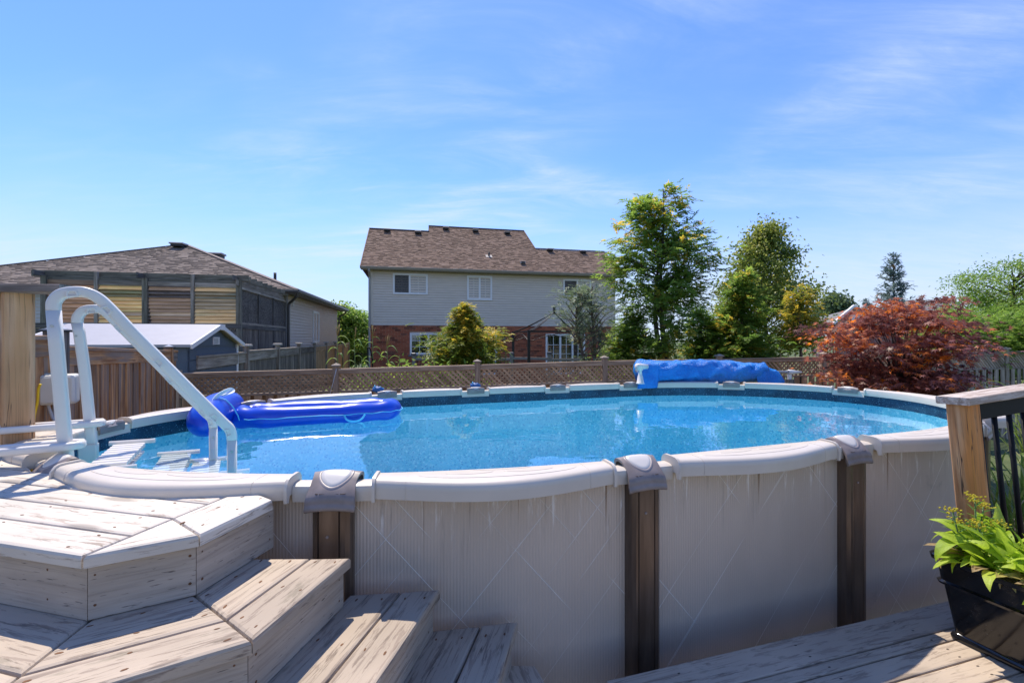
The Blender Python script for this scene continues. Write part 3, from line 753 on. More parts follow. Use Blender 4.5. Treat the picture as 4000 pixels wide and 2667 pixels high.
bar("rim_joist", (rb.x - dD.x * .1, rb.y - dD.y * .1, ZD - 0.135), (rb.x + dD.x * 3.1, rb.y + dD.y * 3.1, ZD - 0.135), 0.038, 0.19, m_riser, deck)
for t in (0.1, 1.3, 2.6):
    p = e0 + dD * t + nD * 0.10; bar("deck_post", (p.x, p.y, 0), (p.x, p.y, ZD - 0.04), 0.09, 0.09, m_riser, deck)
for t in (0.3, 0.9, 1.5, 2.1, 2.7):
    p = e0 + dD * t + nD * 0.06; q = p + nD * 0.98; bar("joist", (p.x, p.y, ZD - 0.13), (q.x, q.y, ZD - 0.13), 0.038, 0.18, m_riser, deck)

# ---------------------------------------------------------------- railing on the right deck
m_fresh = wood("orange_cedar_post", (0.36, 0.14, 0.05), (0.72, 0.42, 0.21), 0.75, warm=(0.58, 0.235, 0.065), knots=0.9, kz=2.0, cracks=0.9, var=(0.98, 1.06), rough=0.65)
m_railw = wood("pale_cedar_rail", (0.33, 0.245, 0.195), (0.56, 0.46, 0.38), 1.0, paint=(0.62, 0.54, 0.47), amt=0.35, knots=0.4, cracks=0.8, var=(0.96, 1.05))
m_blk = plain("black_powder_coat", (0.006, 0.006, 0.007), 0.6, spec=0.25, vary=0.3, scale=80)
m_endgrain = m_railw
rail = thing("deck_railing", "wooden post with pale flat rail and black metal balusters beside the planter", "railing", (2.2, 2.2, ZD))
LEAN = Matrix.Translation((2.2, 2.2, ZD)) @ Matrix.Rotation(R(-4.6), 4, Vector((0.35, 1, 0)).normalized()) @ Matrix.Translation((-2.2, -2.2, -ZD))
pc = Vector((2.315, 2.235)); dR = dD; nR = nD
def lean(a): return LEAN @ Vector(a)
upv = LEAN.to_3x3() @ Vector((0, 1, 0)); up_z = LEAN.to_3x3() @ Vector((0, 0, 1))
yax = LEAN.to_3x3() @ Vector((-nR.x, -nR.y, 0))
def lbar(name, a, b, w, h, mat, c=0.0, up=None, label=None):
    return bar(name, lean(a), lean(b), w, h, mat, rail, c, up if up is not None else up_z, label)
ZRT = ZC - 0.285
lbar("post", (pc.x, pc.y, ZD), (pc.x, pc.y, ZRT - 0.038), 0.092, 0.092, m_fresh, 0.006, yax)
a = pc - dR * 0.068; b = pc + dR * 1.5
lbar("cap_rail", (a.x, a.y, ZRT - 0.018), (b.x, b.y, ZRT - 0.018), 0.142, 0.037, m_railw, 0.004)
a = pc + dR * 0.05
lbar("metal_bar", (a.x, a.y, ZRT - 0.085), (b.x, b.y, ZRT - 0.085), 0.028, 0.088, m_blk, 0.003, label="flat black bar under the rail")
lbar("metal_bar", (a.x, a.y, ZD + 0.10), (b.x, b.y, ZD + 0.10), 0.028, 0.04, m_blk, 0.003)
for i in range(12):
    q = pc + dR * (0.11 + 0.115 * i)
    v, f = tube_vf([lean((q.x, q.y, ZD + 0.11)), lean((q.x, q.y, ZRT - 0.10))], 0.0115, 10); mk("baluster", v, f, m_blk, rail, smooth=True)

# ---------------------------------------------------------------- railing on the platform (left)
m_lpost = wood("tan_cedar_post", (0.42, 0.23, 0.12), (0.64, 0.40, 0.235), 0.7, warm=(0.52, 0.29, 0.14), knots=0.85, kz=2.0, cracks=0.9, var=(0.96, 1.0), rough=0.7)
m_lrail = wood("grey_top_rail", (0.17, 0.135, 0.115), (0.33, 0.275, 0.245), 1.0, knots=0.4, cracks=0.8)
LQ = 0.945
lr = thing("platform_railing", "thick tan wooden post under a grey weathered rail at platform edge", "railing", (-2.78, 2.56, ZT[0]))
pp = Vector((-2.78, 2.56)); zt2 = ZC + 0.257
bar("post", (pp.x, pp.y, ZT[0]), (pp.x, pp.y, zt2), 0.127, 0.127, m_lpost, lr, 0.008, (0.62, 0.78, 0))
ra = Vector((-2.46, 2.54)); rb2 = Vector((-4.1, 2.48))
bar("cap_rail", (rb2.x, rb2.y, zt2 + 0.026), (ra.x, ra.y, zt2 + 0.020), 0.14, 0.045, m_lrail, lr, 0.005)
bar("under_rail", (-2.87, 2.58, zt2 - 0.05), (-4.1, 2.52, zt2 - 0.05), 0.038, 0.09, m_lrail, lr, 0.003)
bar("bottom_rail", (-2.86, 2.58, ZT[0] + 0.12), (-4.1, 2.52, ZT[0] + 0.12), 0.038, 0.09, m_lrail, lr, 0.003)

# ---------------------------------------------------------------- pool ladder
m_lad = plain("white_ladder_resin", (0.70, 0.665, 0.62), 0.35, spec=0.5, vary=0.03, scale=3, bump=0.03, bscale=200)
m_steel = plain("steel_screw", (0.45, 0.45, 0.44), 0.3, 0.9)
lad = thing("pool_ladder", "white plastic A-frame pool ladder with two arched handrails and slatted treads", "pool ladder", (-2.0, 2.3, RIM))
A0, A1 = Vector((-2.158, 2.20)), Vector((-2.50, 2.69))
EL = Vector((0.862, 0.507)).normalized(); WL = Vector((-EL.y, EL.x))
def lp(A, t, z, w=0.0):
    q = A + EL * t + WL * w; return Vector((q.x, q.y, ZC + z))
def lpx(A, px, py):
    """(t, z) where the ray of a photo point meets the upright plane of a handrail"""
    k = (px - 2000) / F; t = (k * A.y - A.x) / (EL.x - k * EL.y); Y = A.y + t * EL.y; return t, -(py - YH) / F * Y
def rrect(a, b, r, n=3):
    out = []
    for sx, sy, a0 in ((1, 1, 0), (-1, 1, 90), (-1, -1, 180), (1, -1, 270)):
        for i in range(n + 1):
            q = R(a0 + 90 * i / n); out.append((sx * (a - r) + r * math.cos(q), sy * (b - r) + r * math.sin(q)))
    return out
def smooth_path(pts, n=10):
    out = []; P_ = [pts[0]] + list(pts) + [pts[-1]]
    for i in range(1, len(P_) - 2):
        for k in range(n):
            t = k / n; p0, p1, p2, p3 = P_[i - 1:i + 3]
            out.append(0.5 * ((2 * p1) + (p2 - p0) * t + (2 * p0 - 5 * p1 + 4 * p2 - p3) * t * t + (3 * p1 - p0 - 3 * p2 + p3) * t ** 3))
    out.append(pts[-1]); return out
W3 = Vector((WL.x, WL.y, 0)); E3 = Vector((EL.x, EL.y, 0))
def handrail(A, legpx, archpx, kneepx, g):
    L = [lp(A, *lpx(A, *q)) for q in legpx]; L = [L[0] + (L[0] - L[1]).normalized() * .22] + L
    v, f = sweep_vf(L, rrect(0.0255 * g, 0.0255 * g, 0.012), up=E3, fixed_up=True); leg = mk("handrail_leg", v, f, m_lad, lad, smooth=True)
    hi = smooth_path([L[-1]] + [lp(A, *lpx(A, *q)) for q in archpx], 7)
    v, f = sweep_vf(hi, rrect(0.0255 * g, 0.0255 * g, 0.012), up=W3, fixed_up=True); arch = mk("handrail_arch", v, f, m_lad, lad, smooth=True)
    k0 = hi[-1] - Vector((0, 0, .002)); k1 = Vector((k0.x + EL.x * .004, k0.y + EL.y * .004, ZC - 1.5))
    v, f = sweep_vf([k0, k1], rrect(0.024 * g, 0.024 * g, 0.011), up=E3, fixed_up=True); mk("handrail_leg", v, f, m_lad, lad, smooth=True)
    for c in (L[-1] - Vector((0, 0, .075)), k0 - Vector((0, 0, .06))):
        q = c - W3 * 0.0252 * g; v, f = tube_vf([q, q - W3 * 0.003], 0.0065, 10); mk("screw", v, f, m_steel, arch)
    n = len(hi)      # moulded pockets along the underside of the rail
    for fr_ in (.26, .47, .60, .74, .88):
        i = int(n * fr_); d = (hi[i + 1] - hi[i - 1]).normalized(); u = d.cross(W3).normalized()
        if u.z > 0: u = -u
        q = hi[i] - W3 * (0.0248 * g) + u * 0.010; w, h = .024, .014; nn = -W3
        vv = [q + d * w * .7 - u * h, q - d * w * .7 - u * h, q - d * w + u * h, q + d * w + u * h]; v2 = [p + nn * .006 for p in vv]; v3 = [q + (p - q) * .7 + nn * .006 for p in vv]; v4 = [q + (p - q) * .6 - nn * .001 for p in vv]
        fs = []
        for a_, b_ in ((0, 4), (4, 8), (8, 12)): fs += [(a_ + j, a_ + (j + 1) % 4, b_ + (j + 1) % 4, b_ + j) for j in range(4)]
        mk("moulded_notch", vv + v2 + v3 + v4, fs + [(12, 13, 14, 15)], m_lad, arch)
    return leg
handrail(A0, [(256, 1745), (238, 1540), (220, 1340), (210, 1212)], [(212, 1180), (235, 1153), (272, 1142), (325, 1141), (372, 1157), (420, 1196), (520, 1300), (650, 1430), (770, 1550), (868, 1646), (895, 1672), (905, 1700), (906, 1716)], None, 1.0)
handrail(A1, [(352, 1660), (330, 1440), (310, 1300), (302, 1262)], [(305, 1238), (325, 1215), (356, 1207), (395, 1210), (430, 1235), (520, 1325), (640, 1447), (740, 1550), (806, 1615), (826, 1636), (832, 1655), (833, 1668)], None, 0.98)
# treads between the rails
AM = (A0 + A1) / 2; hw_ = (A1 - A0).dot(WL) / 2
for i, (t, z) in enumerate(((.17, -.640), (.40, -.735), (.56, -.80), (.68, -.90))):
    tr_ = MB(); dz = Vector((0, 0, 1)); hw = hw_ - .03
    for k in range(9):
        w = -hw + 2 * hw * (k + 0.5) / 9; c = lp(AM, t, z, w)
        tr_.bar(c - Vector((EL.x, EL.y, 0)) * 0.075, c + Vector((EL.x, EL.y, 0)) * 0.075 - dz * 0.004, 2 * hw / 9 - 0.019, 0.024, 0.006)
    base = lp(AM, t, z - 0.048, 0)
    td = bar("tread", base - Vector((EL.x, EL.y, 0)) * 0.07, base + Vector((EL.x, EL.y, 0)) * 0.07, 2 * hw, 0.014, m_lad, lad, 0.004)
    tr_.build("tread_ribs", m_lad, td, smooth=False, kind='stuff')
    for sgn in (1, -1):
        p = lp(AM, t - .10, z + (.016 if sgn > 0 else -.012), sgn * (hw + .016)); q = lp(AM, t + .12, z + (.010 if sgn > 0 else -.016), sgn * (hw + .016)); bar("tread_rail", p, q, 0.020, 0.026, m_lad, lad, 0.006)
for A in (A0, A1):
    c = lp(A, -.002, -.655, 0); bar("foot_socket", c - Vector((0, 0, .06)), c + Vector((0, 0, .035)), 0.064, 0.084, m_lad, lad, 0.006, (EL.x, EL.y, 0))
# stay tubes back to the deck, each wrapped round a leg
for A, z, ln in ((A0, -.515, 1.0), (A1, -.500, 1.3)):
    for sgn in (1, -1):
        p = [lp(A, -ln, z, sgn * .048), lp(A, -.06, z + .004, sgn * .048), lp(A, .015, z + .004, sgn * .047), lp(A, .048, z + .004, sgn * .036), lp(A, .060, z + .004, 0)]
        v, f = sweep_vf(p, rrect(0.018, 0.019, 0.013)); mk("stay_tube", v, f, m_lad, lad, smooth=True)

# ---------------------------------------------------------------- inflatable lounge
m_float = plain("blue_vinyl", (0.004, 0.058, 0.52), 0.28, spec=0.5, vary=0.08, scale=8, bump=0.05, bscale=14)
m_pipe = plain("cyan_piping", (0.13, 0.52, 0.80), 0.5)
m_strap = plain("white_strap", (0.72, 0.74, 0.76), 0.5)
fl = thing("pool_float", "deep blue inflatable lounge with pillow and light blue piping on water", "pool float", (-1.8, 4.2, WATER))
FA = R(20); fu = Vector((math.cos(FA), math.sin(FA), 0)); fv = Vector((-fu.y, fu.x, 0)); FO = Vector((-2.30, 3.76, WATER))
def fp(a, b, z): return FO + fu * a + fv * b + Vector((0, 0, z))
L_, HW = 1.28, 0.150
loop = []
for i in range(64):
    a = 2 * math.pi * i / 64; ca, sa = math.cos(a), math.sin(a)
    x = 0.52 + (0.76 if ca > 0 else 0.50) * (abs(ca) ** 0.55) * (1 if ca > 0 else -1); y = HW * (abs(sa) ** 0.7) * (1 if sa > 0 else -1)
    r = 0.094 + 0.006 * math.sin(9 * a); pin = math.exp(-((x - 0.80) / 0.07) ** 2) * 0.010
    loop.append((fp(x, y + HW, 0.058), r - pin))
v, f = sweep_vf([p for p, r in loop], [circ(r, 18, r * 0.93) for p, r in loop], closed=True, up=Vector((0, 0, 1)), fixed_up=True)
mk("side_tube", v, f, m_float, fl, smooth=True)
for b, a0, a1, r in ((0.15, 0.10, 0.74, 0.075),):
    path = [fp(a0 + (a1 - a0) * i / 12, b, 0.045) for i in range(13)]; rr = [0.02] + [r * (0.94 + 0.06 * math.cos(i * 1.3)) for i in range(11)] + [0.02]
    tube("seat_tube", path, rr, m_float, fl, 14)
for x in (0.80, 1.18):
    path = [fp(x + 0.03 * math.sin(math.pi * i / 8), 0.02 + 0.26 * i / 8, 0.04) for i in range(9)]
    tube("cross_tube", path, [0.03] + [0.066] * 7 + [0.03], m_float, fl, 14)
pil = [fp(-0.13 - 0.03 * math.sin(math.pi * i / 14) + .05 * i / 14, -0.42 + 0.92 * i / 14, 0.075 + 0.055 * i / 14 + 0.02 * math.sin(math.pi * i / 14)) for i in range(15)]
pr = [0.142 * math.sqrt(max(0.02, 1 - abs(2 * i / 14 - 1) ** 3.2)) for i in range(15)]
tube("pillow", pil, pr, m_float, fl, 22)
pts = []
for i in range(70):
    a = 2 * math.pi * i / 70; ca, sa = math.cos(a), math.sin(a)
    x = 0.52 + (0.86 if ca > 0 else 0.60) * (abs(ca) ** 0.55) * (1 if ca > 0 else -1); y = (HW + .096) * (abs(sa) ** 0.7) * (1 if sa > 0 else -1)
    if x < 0.06: continue
    pts.append(fp(x, y + HW, 0.060 + 0.004 * math.sin(i * 1.7)))
k0 = max(range(len(pts)), key=lambda i: (pts[i] - pts[i - 1]).length); pts = pts[k0:] + pts[:k0]
tube("piping", pts, 0.0045, m_pipe, fl, 6)
tube("pillow_piping", [fp(0.06, -0.095, 0.06), fp(0.055, -0.115, 0.10), fp(0.02, -0.13, 0.18), fp(-.03, -.12, .235), fp(-.08, -.11, .25)], 0.0045, m_pipe, fl, 6)
hd = [fp(0.86 + 0.02 * 0, -0.098, 0.058), fp(0.88, -0.112, 0.018), fp(0.94, -0.120, 0.002), fp(1.00, -0.116, 0.018), fp(1.03, -0.100, 0.058)]
v, f = sweep_vf(smooth_path(hd, 5), [(0.002, 0.009), (-0.002, 0.009), (-0.002, -0.009), (0.002, -0.009)]); mk("grab_handle", v, f, m_pipe, fl)
st = smooth_path([fp(-.125, -.20, .175), fp(-.10, -.12, .255), fp(-.05, -.04, .295), fp(-.02, .02, .300), fp(-.01, .0, .282), fp(-.07, -.07, .262)], 5)
v, f = sweep_vf(st, [(0.002, 0.016), (-0.002, 0.016), (-0.002, -0.016), (0.002, -0.016)]); mk("lift_strap", v, f, m_strap, fl)

# ---------------------------------------------------------------- solar cover on its reel behind the far rim
def cover_mat():
    n = N("blue_bubble_sheet"); co = n.coord(rand=False)
    c = n.mix(n.ramp(n.noise(co, 5, 5), 0.3, 0.7), (0.004, 0.165, 0.60), (0.014, 0.27, 0.78))
    v = n.voro(n.n('Mapping', {0: co, 'Scale': (1, 1, 1)}).outputs[0], 95)
    h = n.math('ADD', n.math('MULTIPLY', v, -0.25), n.noise(n.n('Mapping', {0: co, 'Scale': (2.2, 5, 5), 'Rotation': (0.4, 0.6, 0.3)}).outputs[0], 2.2, 5, 0.6, 0.8))
    return n.done(n.bsdf(c, 0.36, normal=n.bump(h, 0.8, 0.05), spec=0.5))
m_cover = cover_mat(); m_alu = plain("grey_aluminium", (0.45, 0.45, 0.46), 0.4, 0.6)
c0 = P(2495, 1447, 5.95); c1_ = P(2975, 1452, 6.35); ax = (c1_ - c0)
cv = thing("solar_cover", "bright blue bubble sheet rolled up along the far pool rim", "pool cover", (c0 + c1_) / 2)
v, f = [], []; nu, nv = 40, 110; ah = ax.normalized(); side = Vector((-ah.y, ah.x, 0)).normalized(); upz = Vector((0, 0, 1))
for j in range(nv + 1):
    t = j / nv; p = c0 + ax * t
    for i in range(nu):
        a = 2 * math.pi * i / nu
        w = 0.155 + 0.013 * math.sin(2 * a + 9 * t) + 0.026 * (mnoise.noise(Vector((t * 11 + a * .8, a * 1.4, 2.0)))) + 0.016 * mnoise.noise(Vector((t * 24 - a, a * 2, 7.0)))
        w *= 1 - 0.16 * max(0, (t - .62) / .38) ** 2
        if t > 0.5: w += 0.020 * abs(math.sin(3.5 * a + 26 * t)) * (t - .5)
        y, z = math.cos(a) * w, math.sin(a) * w * 0.92
        if math.sin(a) < -0.55: z = -0.55 * w + (z + 0.55 * w) * 1.2; y *= 1.08
        v.append(p + side * y + upz * z)
for j in range(nv):
    for i in range(nu): q = (i + 1) % nu; f.append((j * nu + i, j * nu + q, (j + 1) * nu + q, (j + 1) * nu + i))
f.append(tuple(range(nu - 1, -1, -1))); f.append(tuple(nv * nu + i for i in range(nu)))
mk("rolled_sheet", v, f, m_cover, cv, smooth=True)
# loose ends that hang down at both sides
for t0, t1, dx in ((-.035, .12, -.05), (.85, 1.07, .10)):
    v, f = [], []; n1, n2 = 14, 12
    for j in range(n1 + 1):
        t = t0 + (t1 - t0) * j / n1; p = c0 + ax * t
        for i in range(n2 + 1):
            s = i / n2; q = abs(t - 0.5) * 2 - 0.72
            fall = -0.045 + 0.17 - 0.33 * s - (0.10 * max(0, q) if t > .5 else 0.05 * max(0, q))
            v.append(p - side * (0.10 + 0.07 * math.sin(s * 1.7) + 0.012 * math.sin(t * 60 + s * 4)) + ah * (dx * s) + upz * (fall if s > .15 else fall - .02) * (1 - 0.5 * (max(0, t - 1.0) / .07 if t > 1 else 0)))
    for j in range(n1):
        for i in range(n2): a = j * (n2 + 1) + i; f.append((a, a + n2 + 1, a + n2 + 2, a + 1))
    o = mk("hanging_flap", v, f, m_cover, cv, smooth=True); sm = o.modifiers.new("thickness", 'SOLIDIFY'); sm.thickness = 0.006
rl = thing("cover_reel", "white and grey reel for the pool cover standing on the far rim", "cover reel", P(2500, 1490, 5.75))
fb = P(2501, 1494, 5.70); fb.z = RIM + 0.004
def lathe(name, o, prof, mat, parent, n=18, axis=Vector((0, 0, 1))):
    path = [o + axis * z for z, r in prof]; v, f = tube_vf(path, [r for z, r in prof], n); return mk(name, v, f, mat, parent, smooth=True)
lathe("stand", fb, [(0.0, .052), (.01, .050), (.012, .044), (.10, .030), (.105, .024), (.16, .018), (.165, .030), (.20, .040)], m_lad, rl)
hb = fb + Vector((0, 0, .215)); v, f = tube_vf([hb - ah * .06 - side * .02, hb + ah * .10 + side * .01], [.040, .030], 14); mk("bearing_head", v, f, m_lad, rl, smooth=True)
tube("roller_tube", [c0 - ah * 0.04, c1_ + ah * 0.58], 0.020, m_alu, rl, 12)
e = c1_ + ah * 0.46
bar("end_bracket", e - Vector((0, 0, .10)), e + Vector((0, 0, .03)), 0.03, 0.055, m_lad, rl, .004, ah)
v, f = tube_vf([e + ah * -.02, e + ah * .03, e + ah * .20], [.036, .034, .012], 12); mk("end_plug", v, f, m_lad, rl, smooth=True)
bar("support_leg", (e.x, e.y, 0.0), (e.x, e.y, e.z - 0.10), 0.08, 0.10, wood("reel_leg_wood", (.1, .085, .07), (.22, .19, .16)), rl, .004, ah)

# ---------------------------------------------------------------- planter
def gloss_mat():
    n = N("black_gloss_plastic"); co = n.coord(rand=False)
    d = n.ramp(n.noise(co, 9, 6, 0.65), 0.45, 0.75); sp = n.ramp(n.voro(co, 70), 0.03, 0.09, 1, 0)
    sp = n.math('MULTIPLY', sp, n.ramp(n.noise(co, 7, 3), 0.5, 0.6))
    c = n.mix(n.math('MULTIPLY', d, 0.35), (0.006, 0.006, 0.007), (0.05, 0.045, 0.04)); c = n.mix(n.math('MULTIPLY', sp, 0.8), c, (0.35, 0.33, 0.3))
    return n.done(n.bsdf(c, n.ramp(d, 0, 1, 0.10, 0.35), spec=0.6))
m_gl = gloss_mat()
pt = thing("planter_box", "glossy black trough planter with two raised bands on the deck", "planter", (2.12, 1.74, ZD))
PAx = R(-70); dP = Vector((math.cos(PAx), math.sin(PAx), 0)); sP = Vector((-dP.y, dP.x, 0))   # dP towards the viewer, sP to the right
PO = Vector((1.978, 2.045, ZD)); PLn, PWd = 0.66, 0.215
prof = [(0.0, 0.000), (0.008, 0.004), (0.010, 0.016), (0.004, 0.026), (-0.002, 0.030), (0.026, 0.225), (0.040, 0.228), (0.044, 0.238), (0.034, 0.244), (0.042, 0.318), (0.058, 0.326), (0.062, 0.345), (0.050, 0.356), (0.034, 0.352), (0.030, 0.315)]
def pring(o, z, rr=0.02):
    out = []; a, b = -o, PLn + o; c, d = -o, PWd + o; r = rr + max(0, o) * 0.25
    for cx_, cy_, q0 in ((b - r, d - r, 0), (a + r, d - r, 90), (a + r, c + r, 180), (b - r, c + r, 270)):
        for i in range(5):
            q = R(q0 + 90 * i / 4); out.append(PO + dP * (cx_ + r * math.cos(q)) + sP * (cy_ + r * math.sin(q)) + Vector((0, 0, z)))
    return out
v, f = [], []; m = 20
prof = [(o * 1.07, z * 1.07) for o, z in prof]
for o, z in prof: v += pring(o, z)
for k in range(len(prof) - 1):
    for i in range(m): j = (i + 1) % m; f.append((k * m + i, k * m + j, (k + 1) * m + j, (k + 1) * m + i))
f.append(tuple(range(m - 1, -1, -1)))
o = mk("trough", v, f, m_gl, pt, smooth=True)
try: o.data.set_sharp_from_angle(angle=R(50))
except Exception: pass
mk("soil", pring(0.030, 0.340), [tuple(range(m))], plain("potting_soil", (0.025, 0.018, 0.012), 0.95, vary=0.5, bump=1.0, bscale=40), pt)
# ---------------------------------------------------------------- fences
m_fbrown = wood("brown_fence_board", (0.33, 0.195, 0.10), (0.60, 0.39, 0.22), 0.7, knots=0.5, cracks=0.3, var=(0.8, 1.15))
m_fpost = wood("grey_brown_fence_post", (0.28, 0.19, 0.125), (0.52, 0.38, 0.26), 0.7, knots=0.4, cracks=0.3)
m_fgrey = wood("silver_grey_fence_board", (0.24, 0.195, 0.15), (0.52, 0.44, 0.36), 0.7, knots=0.4, cracks=0.4, var=(0.72, 1.12))
m_fdark = wood("dark_weathered_board", (0.10, 0.082, 0.066), (0.32, 0.27, 0.225), 0.7, knots=0.3, cracks=0.4, var=(0.65, 1.2))
m_fwarm = wood("warm_cedar_fence_board", (0.30, 0.125, 0.045), (0.68, 0.37, 0.16), 0.7, warm=(0.30, 0.215, 0.155), knots=0.7, cracks=0.4, var=(0.72, 1.25))
m_lath = wood("lattice_lath", (0.33, 0.20, 0.11), (0.56, 0.38, 0.225), 0.7, knots=0, cracks=0, var=(0.8, 1.2))
def pyramid_cap(parent, p, w, h, mat, name="post_cap", skirt=0.02):
    v = [(-w, -w, 0), (w, -w, 0), (w, w, 0), (-w, w, 0), (-w, -w, skirt), (w, -w, skirt), (w, w, skirt), (-w, w, skirt), (0, 0, skirt + h)]
    f = [(3, 2, 1, 0), (0, 1, 5, 4), (1, 2, 6, 5), (2, 3, 7, 6), (3, 0, 4, 7), (4, 5, 8), (5, 6, 8), (6, 7, 8), (7, 4, 8)]
    a = math.atan2(0.2, 1); return mk(name, v, f, mat, parent, Matrix.Translation(p) @ Matrix.Rotation(a, 4, 'Z'))

lf = thing("lattice_fence", "long brown board fence with lattice top and capped posts behind the pool", "fence", (0, 8.3, 0))
FS = Vector((0.290, 0.0535)).normalized(); F1 = Vector((-2.985, 7.72)); FSP = 2.405
def fpos(i): q = F1 + FS * (FSP * i); return q
ftop = {-1: ZC - .54, 0: ZC - .50, 1: ZC - .455, 2: ZC - .405, 3: ZC - .385, 4: ZC - .36, 5: ZC - .30, 6: ZC - .27, 7: ZC - .25}
fn = Vector((-FS.y, FS.x)); lathcount = 0; back = MB(); lo_l = .30
for i in range(-1, 7):
    a, b = fpos(i), fpos(i + 1); za, zb = ftop[i], ftop[i + 1]; grey = i >= 5
    mb_, mp_ = (m_fgrey, m_fgrey) if grey else (m_fbrown, m_fpost)
    L = FSP; V3 = lambda t, z, o=0.0: Vector(((a + (b - a) * t + fn * o).x, (a + (b - a) * t + fn * o).y, za + (zb - za) * t + z))
    if i >= 0 or True:
        p = bar("post", (a.x, a.y, 0), (a.x, a.y, za + 0.045), 0.095, 0.095, mp_, lf, 0.004, (FS.x, FS.y, 0))
        if i >= 0: pyramid_cap(p, Vector((a.x, a.y, za + 0.045)), 0.068, 0.035, m_fgrey)
    t0, t1 = 0.048 / L, 1 - 0.048 / L; H = .30
    bar("top_rail", V3(t0, -0.018), V3(t1, -0.018), 0.085, 0.036, mp_, lf, 0.003)
    bar("top_trim", V3(t0, -0.060, -0.022), V3(t1, -0.060, -0.022), 0.02, 0.045, mp_, lf)
    bar("mid_rail", V3(t0, -H - 0.085), V3(t1, -H - 0.085), 0.07, 0.036, mp_, lf, 0.003)
    # lattice laths
    zt_, zb_ = -0.062, -H - 0.068; hh = zt_ - zb_; sp_ = 0.0925 if not grey else 0.078; k = -hh
    while k < L - 0.1:
        for sg, oo in ((1, -0.012), (-1, -0.003)):
            x0, x1 = (k, k + hh); q0, q1 = (zt_, zb_) if sg > 0 else (zb_, zt_)
            c0_, c1b = max(x0, 0.05), min(x1, L - 0.05)
            if c1b - c0_ < 0.03: continue
            z0_ = q0 + (q1 - q0) * (c0_ - x0) / hh; z1_ = q0 + (q1 - q0) * (c1b - x0) / hh
            pa, pb = V3(c0_ / L, z0_, oo), V3(c1b / L, z1_, oo)
            if sg > 0 and 0 <= i and lathcount < 230: bar("lattice_lath", pa, pb, 0.036, 0.007, m_lath if not grey else m_fgrey, lf, 0, (-fn.x, -fn.y, 0)); lathcount += 1
            else:
                vv, ff = box_vf((pb - pa).length, 0.036, 0.007); back.add(vv, ff, frame(pa, pb, (-fn.x, -fn.y, 0)))
        k += sp_
    # boards on alternate sides of the rail
    nb = 13; wd = 0.118 if not grey else 0.10
    for j in range(nb):
        t = (0.06 + (L - 0.12) * (j + 0.5) / nb) / L
        zt2_ = -H - 0.105
        p = V3(t, zt2_, -0.042); bar("fence_board", Vector((p.x, p.y, 0.05)), p, wd, 0.018, mb_, lf, 0, (-fn.x, -fn.y, 0))
    for j in range(nb):
        t = (0.06 + (L - 0.12) * (j + 0.98) / nb) / L
        if grey and False: continue
        if t > t1: continue
        p = V3(t, -H - 0.105, 0.045)
        if not grey: bar("fence_board", Vector((p.x, p.y, 0.05)), p, wd, 0.018, mb_, lf, 0, (-fn.x, -fn.y, 0))
back.build("lattice_back_laths", m_lath, lf, kind='stuff')
a = fpos(7); p = bar("post", (a.x, a.y, 0), (a.x, a.y, ftop[7] + 0.045), 0.095, 0.095, m_fgrey, lf, 0.004, (FS.x, FS.y, 0)); pyramid_cap(p, Vector((a.x, a.y, ftop[7] + 0.045)), 0.068, 0.035, m_fgrey)
# thin wire that hangs from the second post
q = fpos(0); tube("hanging_wire", [Vector((q.x + .03, q.y - .06, ftop[0])), Vector((q.x - .02, q.y - .07, ftop[0] - .22)), Vector((q.x - .10, q.y - .06, ftop[0] - .50))], 0.004, m_strap, lf, 6)

# side fence along the left of the pool
sf = thing("side_fence", "warm cedar board fence with grey streaks at left of the pool", "fence", (-4.6, 5.4, 0))
SA, SB = Vector((-3.75, 3.72)), Vector((-5.25, 7.02)); sd = (SB - SA).normalized(); sn = Vector((sd.y, -sd.x))
m_solar = plain("black_solar_cap", (0.02, 0.022, 0.026), 0.4)
m_solart = plain("pale_solar_panel", (0.50, 0.53, 0.58), 0.3)
def side_seg(p0, p1, z0, z1, nb):
    d = (p1 - p0); L = d.length
    at = lambda t, z, o=0.0: Vector(((p0 + d * t + sn * o).x, (p0 + d * t + sn * o).y, z0 + (z1 - z0) * t + z))
    bar("cap_rail", at(0.03, -.018), at(0.985, -.018), 0.13, 0.036, m_fwarm, sf, .003)
    bar("top_trim", at(0.03, -.10, .045), at(0.985, -.10, .045), 0.022, 0.13, m_fdark if nb < 8 else m_fwarm, sf, .003)
    bar("rail", at(0.0, -.20), at(1, -.20), 0.04, 0.085, m_fwarm, sf)
    for j in range(nb):
        t = (j + 0.5) / nb; p = at(t, -0.15, 0.028 + (j % 2) * 0.012 + random.uniform(-.002, .002))
        bar("fence_board", Vector((p.x, p.y, 0.04)), p, L / nb * random.uniform(0.97, 1.04), 0.018, m_fwarm, sf, 0, (sn.x, sn.y, 0))
mid_ = SA.lerp(SB, 0.06)
side_seg(SA, SA.lerp(SB, 0.93), ZC - .055, ZC - .165, 29)
side_seg(SA.lerp(SB, 0.93), SB + sd * .1, ZC - .165, ZC - .175, 3)
side_seg(SA - sd * 1.6, SA, ZC + .03, ZC + .03, 12)
for q, z, w, mt in ((SA, ZC + .06, .125, m_fdark), (SA.lerp(SB, 0.93), ZC - .13, .105, m_fwarm)):
    q = q + sn * 0.02
    p = bar("post", (q.x, q.y, 0), (q.x, q.y, z), w, w, mt, sf, .005, (sn.x, sn.y, 0))
    pyramid_cap(p, Vector((q.x, q.y, z)), w * .62, 0.03, m_solar, "solar_cap", 0.016)
    pyramid_cap(p, Vector((q.x, q.y, z + .017)), w * .50, 0.028, m_solart, "solar_panel", 0.004)
